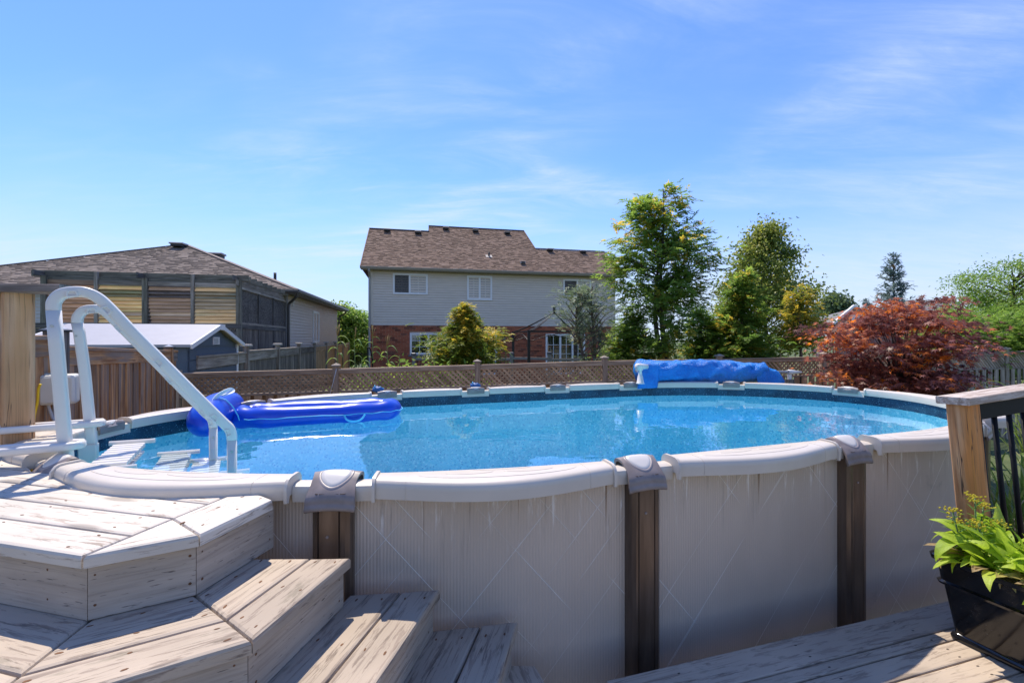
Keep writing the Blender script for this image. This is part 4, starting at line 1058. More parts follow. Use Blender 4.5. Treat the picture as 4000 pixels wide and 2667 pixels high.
# control box on the fence
m_box = plain("cream_plastic_box", (0.66, 0.65, 0.58), 0.4, vary=0.04)
bc_ = P(230, 1520, 3.55); bx_ = Vector((.83, .557, 0)); bn_ = Vector((.557, -.83, 0)); zb = bc_.z
cb = thing("control_box", "cream plastic pump control box hung on the side fence behind ladder", "control box", bc_)
Mb = Matrix(((bx_.x, bn_.x, 0, bc_.x), (bx_.y, bn_.y, 0, bc_.y), (0, 0, 1, bc_.z), (0, 0, 0, 1)))
sec = rrect(0.108, 0.116, 0.022, 4)
v, f = sweep_vf([Vector((0, -.07, 0)), Vector((0, .03, 0)), Vector((0, .062, 0)), Vector((0, .075, 0))], [sec, sec, [(x * .95, y * .95) for x, y in sec], [(x * .80, y * .80) for x, y in sec]], up=Vector((0, 0, 1)), fixed_up=True)
mk("housing", v, f, m_box, cb, Mb, smooth=False)
m_mark = plain("blue_print", (0.02, 0.12, 0.45), 0.5)
v, f = tube_vf([Vector((0.030, 0.0757, 0.055)) + Vector((0.010 * math.cos(a), 0, 0.010 * math.sin(a))) for a in [2 * math.pi * i / 12 for i in range(12)]], 0.0022, 4, closed=True)
mk("logo_ring", v, f, m_mark, cb, Mb)
v, f = box_vf(0.004, 0.001, 0.018); mk("logo_bar", v, f, m_mark, cb, Mb @ Matrix.Translation((0.052, 0.076, 0.055)))
v, f = box_vf(0.16, 0.03, 0.012); mk("mount_strip", v, f, plain("zinc_strip", (0.4, 0.4, 0.4), 0.5, .5), cb, Mb @ Matrix.Translation((-.03, -.03, -.115)))
v, f = box_vf(0.08, 0.03, 0.02); mk("mount_tab", v, f, m_box, cb, Mb @ Matrix.Translation((-.08, -.04, .115)))
m_yel = plain("yellow_cord", (0.75, 0.50, 0.01), 0.5); m_hose = plain("pale_grey_hose", (0.55, 0.55, 0.54), 0.5)
px_path = lambda Y, *q: smooth_path([P(x, y, Y) for x, y in q], 6)
tag(tube("power_cord", px_path(3.3, (158, 1500), (150, 1520), (146, 1570), (134, 1625), (130, 1680), (124, 1760), (120, 1900)), 0.008, m_yel, None, 8), "yellow power cord hanging down beside the thick tan post", "cord")
tag(tube("grey_hose", px_path(3.5, (186, 1575), (194, 1600), (210, 1640), (236, 1660), (262, 1665)), 0.011, m_hose, None, 10), "pale grey curved hose under the cream control box", "hose")
tag(tube("conduit", [P(213, 1575, 3.55), P(214, 1800, 3.55)], 0.012, m_hose, None, 10), "straight pale conduit running down from the cream control box", "pipe")

# neighbour's grey fence
gf = thing("grey_fence", "dark grey weathered fence with pale post caps along the bungalow", "fence", (-6.4, 12, 0))
GA = Vector((-5.42, 7.75)); gd = Vector((-.2165, .976)); gn = Vector((gd.y, -gd.x)); m_gcap = plain("pale_post_cap", (0.42, 0.38, 0.32), 0.5)
for i in range(8):
    p0 = GA + gd * (2.44 * i); p1 = GA + gd * (2.44 * (i + 1)); z = ZC - .27 - (.03 if i == 0 else 0)
    mt = m_fdark if i < 4 else m_fbrown
    at = lambda t, zz_, o=0.0: Vector(((p0 + (p1 - p0) * t + gn * o).x, (p0 + (p1 - p0) * t + gn * o).y, zz_))
    bar("cap_rail", at(.02, z), at(.98, z), 0.12, 0.036, m_fgrey, gf)
    bar("top_trim", at(.02, z - .12, .03), at(.98, z - .12, .03), 0.022, 0.19, m_fgrey if i < 3 else mt, gf)
    nb = 18
    for j in range(nb):
        p = at((j + .5) / nb, z - .2, 0.0); bar("fence_board", Vector((p.x, p.y, .05)), p, 2.44 / nb * .97, 0.018, mt, gf, 0, (gn.x, gn.y, 0))
    q = p1 + gn * .03; zc = ZC - .16
    p = bar("post", (q.x, q.y, 0), (q.x, q.y, zc), 0.10, 0.10, m_fgrey, gf, 0, (gn.x, gn.y, 0))
    if i < 6: v, f = prism_vf([(-.09, -.09), (.09, -.09), (.09, .09), (-.09, .09)], 0, .05, .02); mk("post_cap", v, f, m_gcap, p, Matrix.Translation((q.x, q.y, zc)))

# ---------------------------------------------------------------- house building kit
m_sid = plain("grey_vinyl_siding", (0.70, 0.60, 0.49), 0.5, vary=0.05, scale=2)
m_sidb = plain("beige_vinyl_siding", (0.72, 0.585, 0.475), 0.5, vary=0.05, scale=2)
m_sidw = plain("pale_vinyl_siding", (0.66, 0.61, 0.56), 0.5, vary=0.04, scale=2)
m_brick = island("red_brick", [(0.15, 0.052, 0.034), (0.40, 0.118, 0.060), (0.45, 0.138, 0.070), (0.48, 0.155, 0.082), (0.18, 0.078, 0.052)], 0.85, 0.15, 18)
m_mort = plain("mortar", (0.50, 0.33, 0.24), 0.95, vary=0.12, scale=20)
m_shb = island("brown_shingle", [(0.13, 0.088, 0.064), (0.21, 0.142, 0.105), (0.245, 0.168, 0.125), (0.185, 0.122, 0.09), (0.29, 0.205, 0.158)], 0.95, 0.14, 30, wide=2.5)
m_shg = island("grey_brown_shingle", [(0.155, 0.125, 0.105), (0.21, 0.170, 0.145), (0.255, 0.21, 0.18), (0.185, 0.15, 0.128), (0.29, 0.24, 0.205)], 0.95, 0.2, 30)
m_shgg = island("grey_shingle", [(0.16, 0.16, 0.155), (0.21, 0.21, 0.20), (0.26, 0.26, 0.25)], 0.95, 0.15, 12)
m_trim = plain("white_window_frame", (0.82, 0.80, 0.78), 0.4, vary=0.03)
m_gut = plain("taupe_gutter", (0.30, 0.26, 0.21), 0.4, vary=0.05)
m_gutd = plain("brown_gutter", (0.085, 0.075, 0.068), 0.4, vary=0.05)
m_soff = plain("taupe_soffit", (0.36, 0.31, 0.25), 0.6)
m_vent = plain("dark_roof_vent", (0.035, 0.033, 0.032), 0.6)
m_ventl = plain("roof_vent_flange", (0.30, 0.27, 0.25), 0.6)
m_room = plain("unlit_room_sheet", (0.018, 0.018, 0.020), 0.9)
m_blind = plain("pale_vertical_blind", (0.33, 0.33, 0.33), 0.7, vary=0.05)
m_stone = plain("grey_stone_sill", (0.20, 0.19, 0.19), 0.8)
def glass_mat():
    n = N("window_glass"); fr = n.n('Fresnel', {'IOR': n.ramp(n.n('NewGeometry').outputs['Backfacing'], 0, 1, 1.5, 0.6667, False)}).outputs[0]
    g = n.n('BsdfGlossy', {'Color': (0.9, 0.95, 1), 'Roughness': 0.02}).outputs[0]; t = n.n('BsdfTransparent', {'Color': (0.80, 0.84, 0.86)}).outputs[0]
    return n.done(n.n('MixShader', {0: n.math('ADD', fr, 0.05), 1: t, 2: g}).outputs[0])
m_glass = glass_mat()
def screen_mat():
    n = N("insect_screen"); g = n.n('BsdfDiffuse', {'Color': (0.10, 0.10, 0.105, 1)}).outputs[0]; t = n.n('BsdfTransparent').outputs[0]
    return n.done(n.n('MixShader', {0: 0.42, 1: t, 2: g}).outputs[0])
m_screen = screen_mat()
class Wall:
    """a wall plane: u along, z up, o outwards"""
    def __init__(s, o, ang, z0=0.0): s.o = Vector(o); s.u = Vector((math.cos(ang), math.sin(ang))); s.n = Vector((s.u.y, -s.u.x)); s.ang = ang
    def pt(s, u, z, off=0.0): q = s.o + s.u * u + s.n * off; return Vector((q.x, q.y, z))
    def px(s, px, py, off=0.0):
        k = (px - 2000) / F; o = s.o + s.n * off; u = (k * o.y - o.x) / (s.u.x - k * s.u.y); Y = o.y + u * s.u.y
        return u, ZC - (py - YH) / F * Y
    def M(s, u, z, off=0.0):
        q = s.pt(u, z, off); return Matrix(((s.u.x, -s.n.x, 0, q.x), (s.u.y, -s.n.y, 0, q.y), (0, 0, 1, q.z), (0, 0, 0, 1)))
    def rect(s, mb, u0, u1, z0, z1, o0, o1):
        v = [s.pt(u, z, o) for o in (o0, o1) for u, z in ((u0, z0), (u1, z0), (u1, z1), (u0, z1))]
        mb.add(v, [(3, 2, 1, 0), (4, 5, 6, 7), (0, 1, 5, 4), (1, 2, 6, 5), (2, 3, 7, 6), (3, 0, 4, 7)])
    def box(s, name, u0, u1, z0, z1, o0, o1, mat, parent, label=None, kind=None):
        mb = MB(); s.rect(mb, u0, u1, z0, z1, o0, o1); return mb.build(name, mat, parent, label=label, kind=kind)
    def siding(s, parent, u0, u1, z0, z1, e, mat, z1f=None):
        k = 0; z = z0
        while z < z1 - 0.02:
            h = min(e, z1 - z); ua, ub = u0, u1
            g = 0.020
            v = [(ua, 0.030, g), (ub, 0.030, g), (ub, 0.027, h * .35), (ua, 0.027, h * .35), (ub, 0.012, h), (ua, 0.012, h), (ua, -0.012, g), (ub, -0.012, g)]
            v = [s.pt(a, z + c, b) for a, b, c in v]
            mk("siding_board", v, [(0, 1, 2, 3), (3, 2, 4, 5), (6, 7, 1, 0)], mat, parent); z += e
def window(w, parent, u0, u1, z0, z1, leaves, cols, rows, blind=0.7, screen=(), off=0.02, name="window", label=None, fw=0.055, recess=0.0, bl_mat=None):
    """leaves: fractions where sashes meet"""
    mb = MB(); d0, d1 = off - 0.09 - recess, off + 0.03 - recess
    for a, b, c, d in ((u0, u1, z0, z0 + fw), (u0, u1, z1 - fw, z1), (u0, u0 + fw, z0 + fw, z1 - fw), (u1 - fw, u1, z0 + fw, z1 - fw)): w.rect(mb, a, b, c, d, d0, d1)
    fr = mb.build(name, m_trim, parent, label=label)
    w.box("unlit_room_sheet", u0 + .01, u1 - .01, z0 + .01, z1 - .01, d0 - 0.30, d0 - 0.29, m_room, fr)  # near-black sheet paints in the unlit room behind the glass
    edges = [u0 + fw * .8] + [u0 + (u1 - u0) * q for q in leaves] + [u1 - fw * .8]
    for i in range(len(edges) - 1):
        a, b = edges[i], edges[i + 1]; sw = 0.045; mb = MB(); za, zb = z0 + fw * .8, z1 - fw * .8
        for p, q, c, d in ((a, b, za, za + sw), (a, b, zb - sw, zb), (a, a + sw, za + sw, zb - sw), (b - sw, b, za + sw, zb - sw)): w.rect(mb, p, q, c, d, d0 + .02, d1 - .015)
        mb.build("sash", m_trim, fr)
        mb = MB(); a2, b2, c2_, d2 = a + sw, b - sw, za + sw, zb - sw
        for k in range(1, cols): x = a2 + (b2 - a2) * k / cols; w.rect(mb, x - .011, x + .011, c2_, d2, d0 + .055, d0 + .07)
        for k in range(1, rows): z = c2_ + (d2 - c2_) * k / rows; w.rect(mb, a2, b2, z - .011, z + .011, d0 + .057, d0 + .072)
        if cols > 1 or rows > 1: mb.build("muntin_bars", m_trim, fr)
        w.box("pane", a2, b2, c2_, d2, d0 + .040, d0 + .046, m_glass, fr)
        if i in screen: w.box("insect_screen", a2 - .01, b2 + .01, c2_ - .01, d2 + .01, d1 - .016, d1 - .014, m_screen, fr)
        if blind > 0:
            mb = MB(); x = a2
            while x < b2:
                ww = 0.085; t = random.uniform(-.02, .05)
                if random.random() < blind or True:
                    g = (1 - blind) * .09 + .012
                    v = [w.pt(x, c2_, d0 - .05), w.pt(min(x + ww - g, b2), c2_, d0 - .05 - t), w.pt(min(x + ww - g, b2), d2, d0 - .05 - t), w.pt(x, d2, d0 - .05)]; mb.add(v, [(0, 1, 2, 3)])
                x += 0.088
            mb.build("vertical_blind", bl_mat or m_blind, fr, kind='stuff')
    return fr
def shingles(mb, o, U, V, rows, mat_w=0.24, e=0.145, Nn=None):
    """o: origin; U along the eave; V up the slope; rows(v)-> list of (u0,u1)"""
    Nn = U.cross(V).normalized()
    if Nn.z < 0: Nn = -Nn
    v = 0.0; r = 0; vmax = rows(None)
    while v < vmax:
        for u0, u1 in rows(v + e * .5):
            x = u0 - random.random() * mat_w
            while x < u1:
                wd = mat_w * random.uniform(0.35, 1.0); a, b = max(x, u0), min(x + wd, u1)
                if b - a > 0.03:
                    lift = 0.016 + (random.random() < .5) * 0.014; vv = min(v + e * 1.02, vmax)
                    p = [o + U * a + V * v, o + U * b + V * v, o + U * b + V * v + Nn * lift, o + U * a + V * v + Nn * lift, o + U * b + V * vv + Nn * 0.004, o + U * a + V * vv + Nn * 0.004]
                    mb.add(p, [(0, 1, 2, 3), (3, 2, 4, 5)])
                x += wd
        v += e; r += 1
def roof_vent(name, p, ang, parent, w=0.26, h=0.16):
    t = mk(name, *box_vf(w, w * 1.1, h * .55, .02), m_vent, parent, Matrix.Translation(p + Vector((0, 0, h * .45))) @ Matrix.Rotation(ang, 4, 'Z'))
    mk("vent_hood", *box_vf(w * 1.25, w * 1.25, h * .3, .02), m_ventl, t, Matrix.Translation(p + Vector((0, 0, h * .8))) @ Matrix.Rotation(ang, 4, 'Z'))
    return t

# ---------------------------------------------------------------- two-storey house
HA = R(12.5); hw = Wall((-6.38, 20.5), HA); HV = -hw.n; HL = 11.9
h1 = thing("brick_house", "two storey house with red brick below, grey siding above and brown roof", "house", (-1, 22, 0))
ZBR, ZSO, ZGU = 2.90, 5.36, 5.42
deep = 8.4
mb = MB()
for u in (0, HL):
    q = hw.pt(u, 0); pass
core = [hw.pt(0.0, 0), hw.pt(HL, 0), hw.pt(HL, 0) + Vector((HV.x, HV.y, 0)) * deep, hw.pt(0, 0) + Vector((HV.x, HV.y, 0)) * deep]
v = [Vector((p.x, p.y, 0)) for p in core] + [Vector((p.x, p.y, ZSO)) for p in core]
# side and rear walls (the front is closed by mortar and backing sheets with window holes)
mk("wall", v, [(1, 2, 6, 5), (2, 3, 7, 6), (3, 0, 4, 7)], m_sid, h1)
def holes_sheet(name, w, u0, u1, z0, z1, holes, off, mat, parent):
    us = sorted({u0, u1, *[q for h in holes for q in h[:2]]}); zs = sorted({z0, z1, *[q for h in holes for q in h[2:]]})
    us = [u for u in us if u0 <= u <= u1]; zs = [z for z in zs if z0 <= z <= z1]; v, f = [], []
    for i in range(len(us) - 1):
        for j in range(len(zs) - 1):
            cu, cz = (us[i] + us[i + 1]) / 2, (zs[j] + zs[j + 1]) / 2
            if any(h[0] < cu < h[1] and h[2] < cz < h[3] for h in holes): continue
            k = len(v); v += [w.pt(us[i], zs[j], off), w.pt(us[i + 1], zs[j], off), w.pt(us[i + 1], zs[j + 1], off), w.pt(us[i], zs[j + 1], off)]; f.append((k, k + 1, k + 2, k + 3))
    return mk(name, v, f, mat, parent)
def wrect(x0, y0, x1, y1):
    a = hw.px(x0, y0); b = hw.px(x1, y1); return (a[0], b[0], b[1], a[1])
W1 = wrect(1535, 1067, 1671, 1152); W2 = wrect(1824, 1076, 1922, 1174); W3 = wrect(2199, 1090, 2308, 1163)
G1 = wrect(1601, 1300, 1745, 1384); G2 = wrect(1842, 1300, 1941, 1391); G3 = wrect(2131, 1303, 2285, 1392)
G2 = (G2[0], G2[1], 0.55, G2[3]); G3 = (G3[0], G3[1], 0.55, G3[3])
holes_sheet("mortar_bed", hw, 0, HL, 0, ZBR, [G1, G2, G3], -0.012, m_mort, h1)
holes_sheet("wall", hw, 0, HL, ZBR, ZSO, [W1, W2, W3], 0.0, m_sid, h1)
# bricks: the 290 that show largest are pieces of their own
bl_, bh_, jt = 0.257, 0.079, 0.011; bm = MB(); bparts = 0
v, f = box_vf(bl_, 0.03, bh_); bme = bpy.data.meshes.new("brick"); bme.from_pydata(v, [], f); bme.update(); bme.materials.append(m_brick)
def brick_obj_mat():
    n = N("red_brick_single"); r = n.n('ObjectInfo').outputs['Random']; ra = n.n('ValToRGB'); n.put(ra.inputs[0], r); e = ra.color_ramp.elements
    for c in range(3): e.new(0.5)
    for i, c in enumerate([(0.15, 0.052, 0.034), (0.40, 0.118, 0.060), (0.45, 0.138, 0.070), (0.48, 0.155, 0.082), (0.18, 0.078, 0.052)]): e[i].position = i / 4; e[i].color = (*c, 1)
    co = n.coord(); return n.done(n.bsdf(n.val(ra.outputs[0], n.ramp(n.noise(co, 18, 4, .7), .2, .8, .85, 1.15)), 0.85, normal=n.bump(n.noise(co, 36, 4), 0.3, 0.004), spec=0.25))
bme.materials[0] = brick_obj_mat()
row = int(ZBR / (bh_ + jt)) - 1; top = ZBR - 0.012
for k in range(int(ZBR / (bh_ + jt))):
    zc_ = top - (k + 0.5) * (bh_ + jt); u = 0.0 - (0.5 * (bl_ + jt) if k % 2 else 0)
    while u < HL:
        a, b = max(u, 0.0), min(u + bl_, HL)
        for g in (G1, G2, G3):
            if g[2] - .05 < zc_ < g[3] + .03:
                if a < g[0] < b: b = g[0] - .003
                elif a < g[1] < b: a = g[1] + .003
        mid_u = (a + b) / 2; ins = any(g[0] < mid_u < g[1] and g[2] - .05 < zc_ < g[3] + .03 for g in (G1, G2, G3))
        if b - a > 0.03 and not ins:
            shown = (mid_u < G1[1] or G2[1] < mid_u < G3[0]) and k < 18
            if shown and bparts < 292 and b - a > bl_ - .002:
                inst("brick", bme, h1, hw.M(mid_u, zc_, -0.003 + random.uniform(0, .004))); bparts += 1
            else: hw.rect(bm, a, b, zc_ - bh_ / 2, zc_ + bh_ / 2, -0.02, 0.010 + random.uniform(0, .004))
        u += bl_ + jt
bm.build("brickwork", m_brick, h1, kind='stuff')
for g in (G1, G2, G3):   # soldier lintel strip
    pass
hw.box("stone_sill", G1[0] - .07, G1[1] + .07, G1[2] - .085, G1[2] - .005, -.02, .07, m_stone, h1)
hw.siding(h1, 0.12, HL - .02, ZBR + 0.005, ZSO, 0.1143, m_sid)
hw.box("corner_trim", 0.0, 0.12, ZBR, ZSO, 0.0, 0.035, m_sid, h1); hw.box("base_trim", 0.12, HL, ZBR - .012, ZBR + .004, -.01, .028, m_trim, h1)
window(hw, h1, *W1, (0.475,), 2, 3, 0.75, (0,), off=0.035)
window(hw, h1, *W2, (0.5,), 2, 4, 0.8, (), off=0.035)
window(hw, h1, *W3, (0.5,), 2, 3, 0.6, (0,), off=0.035, bl_mat=plain("olive_blind", (0.34, 0.34, 0.26), 0.7))
window(hw, h1, *G1, (0.5,), 2, 3, 0.35, (), off=0.0)
window(hw, h1, *G2, (0.5,), 1, 1, 0.2, (1,), off=0.0, name="patio_door", fw=.075)
window(hw, h1, *G3, (0.37, 0.68), 2, 4, 0.45, (), off=0.0, fw=.07)
# eaves
gp0, gp1 = -0.38, HL + 0.38
hw.box("soffit", gp0, gp1, ZSO, ZSO + 0.02, 0.0, 0.42, m_soff, h1)
sf_ = MB()
for k in range(int((gp1 - gp0) / .13)): hw.rect(sf_, gp0 + k * .13, gp0 + k * .13 + .012, ZSO - .006, ZSO, 0.02, 0.40)
sf_.build("soffit_ribs", m_gutd, h1, kind='stuff')
gv = [(0.42, ZSO - .01), (0.42, ZSO + .115), (0.50, ZSO + .115), (0.515, ZSO + .095), (0.50, ZSO + .045), (0.48, ZSO - .005)]
v = [hw.pt(gp0, z, o) for o, z in gv] + [hw.pt(gp1, z, o) for o, z in gv]; m = 6
mk("gutter", v, [(i, (i + 1) % m, m + (i + 1) % m, m + i) for i in range(m)] + [tuple(range(m)), tuple(range(2 * m - 1, m - 1, -1))], m_gut, h1)
dn = [hw.pt(-.02, ZSO, .46), hw.pt(-.02, ZSO - .08, .45), hw.pt(-.03, ZSO - .28, .10), hw.pt(-.03, ZSO - .4, .085), hw.pt(-.03, ZBR + .02, .085), hw.pt(-.03, ZBR - .1, .075), hw.pt(-.03, .1, .075)]
v, f = sweep_vf(dn, rrect(.035, .045, .01, 1), up=Vector((hw.u.x, hw.u.y, 0)), fixed_up=True); mk("downspout", v, f, plain("grey_downspout", (.33, .31, .29), .4), h1)
# roof
RS = 0.606; Z0 = ZSO + 0.10; SL = math.sqrt(1 + RS * RS)
def rpt(u, d): q = hw.o + hw.u * u + Vector((HV.x, HV.y)) * d; return Vector((q.x, q.y, Z0 + RS * (d + 0.46)))
def roof_px(px, py):
    k = (px - 2000) / F; q = -(py - YH) / F; o = hw.o; u_, v_ = hw.u, Vector((HV.x, HV.y))
    A = np.array([[u_.x - k * u_.y, v_.x - k * v_.y], [-q * u_.y, RS - q * v_.y]]); b = np.array([k * o.y - o.x, q * o.y - (Z0 + RS * .46 - ZC)])
    return np.linalg.solve(A, b)
dl = roof_px(1500, 896)[1]; dm = roof_px(1860, 893)[1]; dr = roof_px(2210, 977)[1]
uA = roof_px(1675, 893)[0]; uB = roof_px(2049, 908)[0]
U3 = Vector((hw.u.x, hw.u.y, 0)); V3_ = (Vector((HV.x, HV.y, 0)) + Vector((0, 0, RS))).normalized(); dE = -0.50
def rrows(v):
    if v is None: return (dm - dE) * SL
    d = dE + v / SL; out = []
    u0 = gp0 if d < dl else uA
    u1 = gp1 if d < dr else uB
    return [(u0, u1)]
mb = MB(); shingles(mb, rpt(0, dE), U3, V3_, rrows); mb.build("roof_shingles", m_shb, h1, kind='stuff')
mb = MB()   # deck under the shingles, gables and the far slopes
for a, b, d in ((gp0, uA, dl), (uA, uB, dm), (uB, gp1, dr)):
    r0, r1 = rpt(a, d), rpt(b, d); e0_, e1_ = rpt(a, dE), rpt(b, dE); db = d + (d - dE)
    def bk(u): p = rpt(u, dE); q = Vector((HV.x, HV.y, 0)) * (2 * (d - dE)); return p + q
    b0, b1 = bk(a), bk(b); dz = Vector((0, 0, -0.02))
    mb.add([e0_ + dz, e1_ + dz, r1 + dz, r0 + dz, b0 + dz, b1 + dz], [(0, 1, 2, 3), (3, 2, 5, 4), (0, 3, 4), (1, 5, 2)])
mb.build("roof", m_shb, h1)
rc = MB()
for a, b, d in ((gp0, uA, dl), (uA, uB, dm), (uB, gp1, dr)): rc.bar(rpt(a, d) + Vector((0, 0, .015)), rpt(b, d) + Vector((0, 0, .015)), .22, .014)
for a, d0_, d1_ in ((gp0, dE, dl), (uB, dr, dm), (gp1, dE, dr)): rc.bar(rpt(a, d0_) + Vector((0, 0, -.03)), rpt(a, d1_) + Vector((0, 0, -.03)), .035, .13)
rc.build("ridge_cap", m_shb, h1, kind='stuff')
for px, py in ((1512, 905), (1633, 914), (1741, 898), (1857, 907), (1981, 915), (2147, 982), (2276, 989)):
    u_, d_ = roof_px(px, py); roof_vent("roof_vent", rpt(u_, d_ - .05), HA, h1, .27, .17)
u_, d_ = roof_px(1910, 1003); p = rpt(u_, d_); pv = tube("vent_pipe", [p - Vector((0, 0, .1)), p + Vector((0, 0, .24))], .045, m_vent, h1, 10); mk("pipe_flange", *box_vf(.32, .32, .012), m_ventl, pv, Matrix.Translation(p + Vector((0, 0, .03))) @ Matrix.Rotation(HA, 4, 'Z') @ Matrix.Rotation(math.atan(RS), 4, 'X'))
u_, d_ = roof_px(2041, 1031); p = rpt(u_, d_); bx = mk("exhaust_hood", *box_vf(.24, .26, .13, .01), m_ventl, h1, Matrix.Translation(p + Vector((0, 0, .06))) @ Matrix.Rotation(HA, 4, 'Z')); mk("hood_opening", *box_vf(.16, .02, .09), m_vent, bx, Matrix.Translation(p + Vector((hw.n.x * .132, hw.n.y * .132, .06))) @ Matrix.Rotation(HA, 4, 'Z'))
# lantern beside the patio door
lu, lz = hw.px(1967, 1322); wl_ = thing("wall_lantern", "black lantern on the brick wall between patio door and gazebo", "lantern", hw.pt(lu, lz, .1))
hw.box("back_plate", lu - .05, lu + .05, lz - .02, lz + .14, .012, .03, m_blk, wl_)
q = hw.pt(lu, lz, .12); tube("arm", [hw.pt(lu, lz + .10, .03), hw.pt(lu, lz + .16, .09), hw.pt(lu, lz + .13, .12)], .012, m_blk, wl_, 6)
for nm, pr in (("lamp_cap", [(.15, .02), (.10, .045), (.07, .10), (.06, .10)]), ("lamp_base", [(-.14, .012), (-.11, .03), (-.09, .055)])):
    lathe(nm, q, pr, m_blk, wl_, 8)
lathe("lamp_glass", q, [(-.09, .05), (.06, .085)], plain("lamp_glass", (.25, .24, .22), .1), wl_, 8)

# ---------------------------------------------------------------- bungalow on the left
BA = R(11); C0 = Vector((-8.1, 16.3)); bu = Vector((math.cos(BA), math.sin(BA))); bv = Vector((-bu.y, bu.x))
h2 = thing("bungalow", "beige sided bungalow with broad grey brown hip roof at left", "house", (-12, 20, 0))
bk_w = Wall((C0 - bu * 11.0), BA); sd_w = Wall(C0, BA + R(90)); BD = 9.9; ZE = ZC + 1.62
corn = [C0 - bu * 11, C0, C0 + bv * BD, C0 - bu * 11 + bv * BD]
v = [Vector((p.x, p.y, 0)) for p in corn] + [Vector((p.x, p.y, ZE)) for p in corn]
mk("wall", v, [(0, 1, 5, 4), (1, 2, 6, 5), (2, 3, 7, 6), (3, 0, 4, 7)], m_sidb, h2)
bk_w.siding(h2, 0.0, 10.88, 1.0, ZE, 0.1143, m_sidw)
sd_w.siding(h2, 0.12, BD - .1, 1.2, ZE, 0.1143, m_sidb)
sd_w.box("corner_trim", 0, .12, 0, ZE, .0, .035, plain("grey_corner", (.30, .285, .28), .5), h2); bk_w.box("corner_trim", 10.88, 11.035, 0, ZE, .0, .035, plain("grey_corner_b", (.30, .285, .28), .5), h2)
a = sd_w.px(1220, 1214); b = sd_w.px(1243, 1337); window(sd_w, h2, a[0], b[0], b[1], a[1] , (0.5,), 1, 1, 0.0, (), off=0.035, fw=.06)
OH = 0.46; cen = (corn[0] + corn[2]) / 2; e4 = [corn[0] - bu * OH - bv * OH, corn[1] + bu * OH - bv * OH, corn[2] + bu * OH + bv * OH, corn[3] - bu * OH + bv * OH]
ZR = ZE + .13; apx = Vector((cen.x, cen.y, ZC + 4.18)); e4z = [Vector((p.x, p.y, ZR)) for p in e4]
mk("roof", e4z + [apx] , [(0, 1, 4), (1, 2, 4), (2, 3, 4), (3, 0, 4)], m_shg, h2, Matrix.Translation((0, 0, -0.02)))
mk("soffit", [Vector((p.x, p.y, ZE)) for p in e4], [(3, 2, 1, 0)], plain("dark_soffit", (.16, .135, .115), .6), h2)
mb = MB()
for i in (0, 1):
    a, b = e4z[i], e4z[i + 1]; U_ = (b - a).normalized(); L = (b - a).length; m_ = a.lerp(b, (apx - a).dot(U_) / L); V_ = (apx - m_); H_ = V_.length; V_.normalize(); um = (apx - a).dot(U_)
    shingles(mb, a, U_, V_, (lambda L, H_, um: lambda v: H_ if v is None else [(um * v / H_, L - (L - um) * v / H_)])(L, H_, um), .26, .145)
mb.build("roof_shingles", m_shg, h2, kind='stuff')
hc = MB()
for i in (0, 1, 2): hc.bar(e4z[i] + Vector((0, 0, .01)), apx + Vector((0, 0, .02)), .20, .025)
hc.build("hip_cap", m_shg, h2, kind='stuff')
for i in (0, 1):
    a, b = e4z[i], e4z[i + 1]; d = (b - a).normalized(); n_o = Vector((d.y, -d.x, 0))
    bar("gutter", a + n_o * .05 - Vector((0, 0, .06)), b + n_o * .05 - Vector((0, 0, .06)) + d * .09, .10, .11, m_gutd, h2, .02)
    bar("fascia", a - Vector((0, 0, .075)), b - Vector((0, 0, .075)), .02, .15, m_gutd, h2)
for u0_, zt3 in ((-.02, ZE), (BD + .02, ZE)):
    s_ = 1 if u0_ < 1 else -1
    dn = [sd_w.pt(u0_ - .20 * s_, ZE + .03, .44), sd_w.pt(u0_ - .18 * s_, ZE - .10, .42), sd_w.pt(u0_ + .06, ZE - .34, .10), sd_w.pt(u0_ + .06, ZE - .5, .08), sd_w.pt(u0_ + .06, .1, .08)]
    v, f = sweep_vf(dn, rrect(.04, .05, .012, 1), up=Vector((sd_w.u.x, sd_w.u.y, 0)), fixed_up=True); mk("downspout", v, f, m_gutd, h2)
def hip_px(px, py, i):
    a, b = e4z[i], e4z[(i + 1) % 4]; n_ = (b - a).cross(apx - a); r = P(px, py, 1) - Vector((0, 0, ZC)); t = (a - Vector((0, 0, ZC))).dot(n_) / r.dot(n_); return Vector((0, 0, ZC)) + r * t
roof_vent("roof_vent", hip_px(698, 968, 0), BA, h2, .42, .20)
p = apx.lerp(e4z[1], .28) + Vector((bv.x, bv.y, 0)) * .55; roof_vent("roof_vent", p - Vector((0, 0, .06)), BA, h2, .42, .24)
p = apx.lerp(e4z[1], .82) + Vector((bv.x, bv.y, 0)) * .35; tube("vent_pipe", [p - Vector((0, 0, .2)), p + Vector((0, 0, .30))], .05, m_vent, h2, 8)
sd_w.box("junction_box", *(lambda q: (q[0] - .05, q[0] + .08, q[1] - .10, q[1] + .10))(sd_w.px(1141, 1188)), .018, .06, m_sidw, h2)

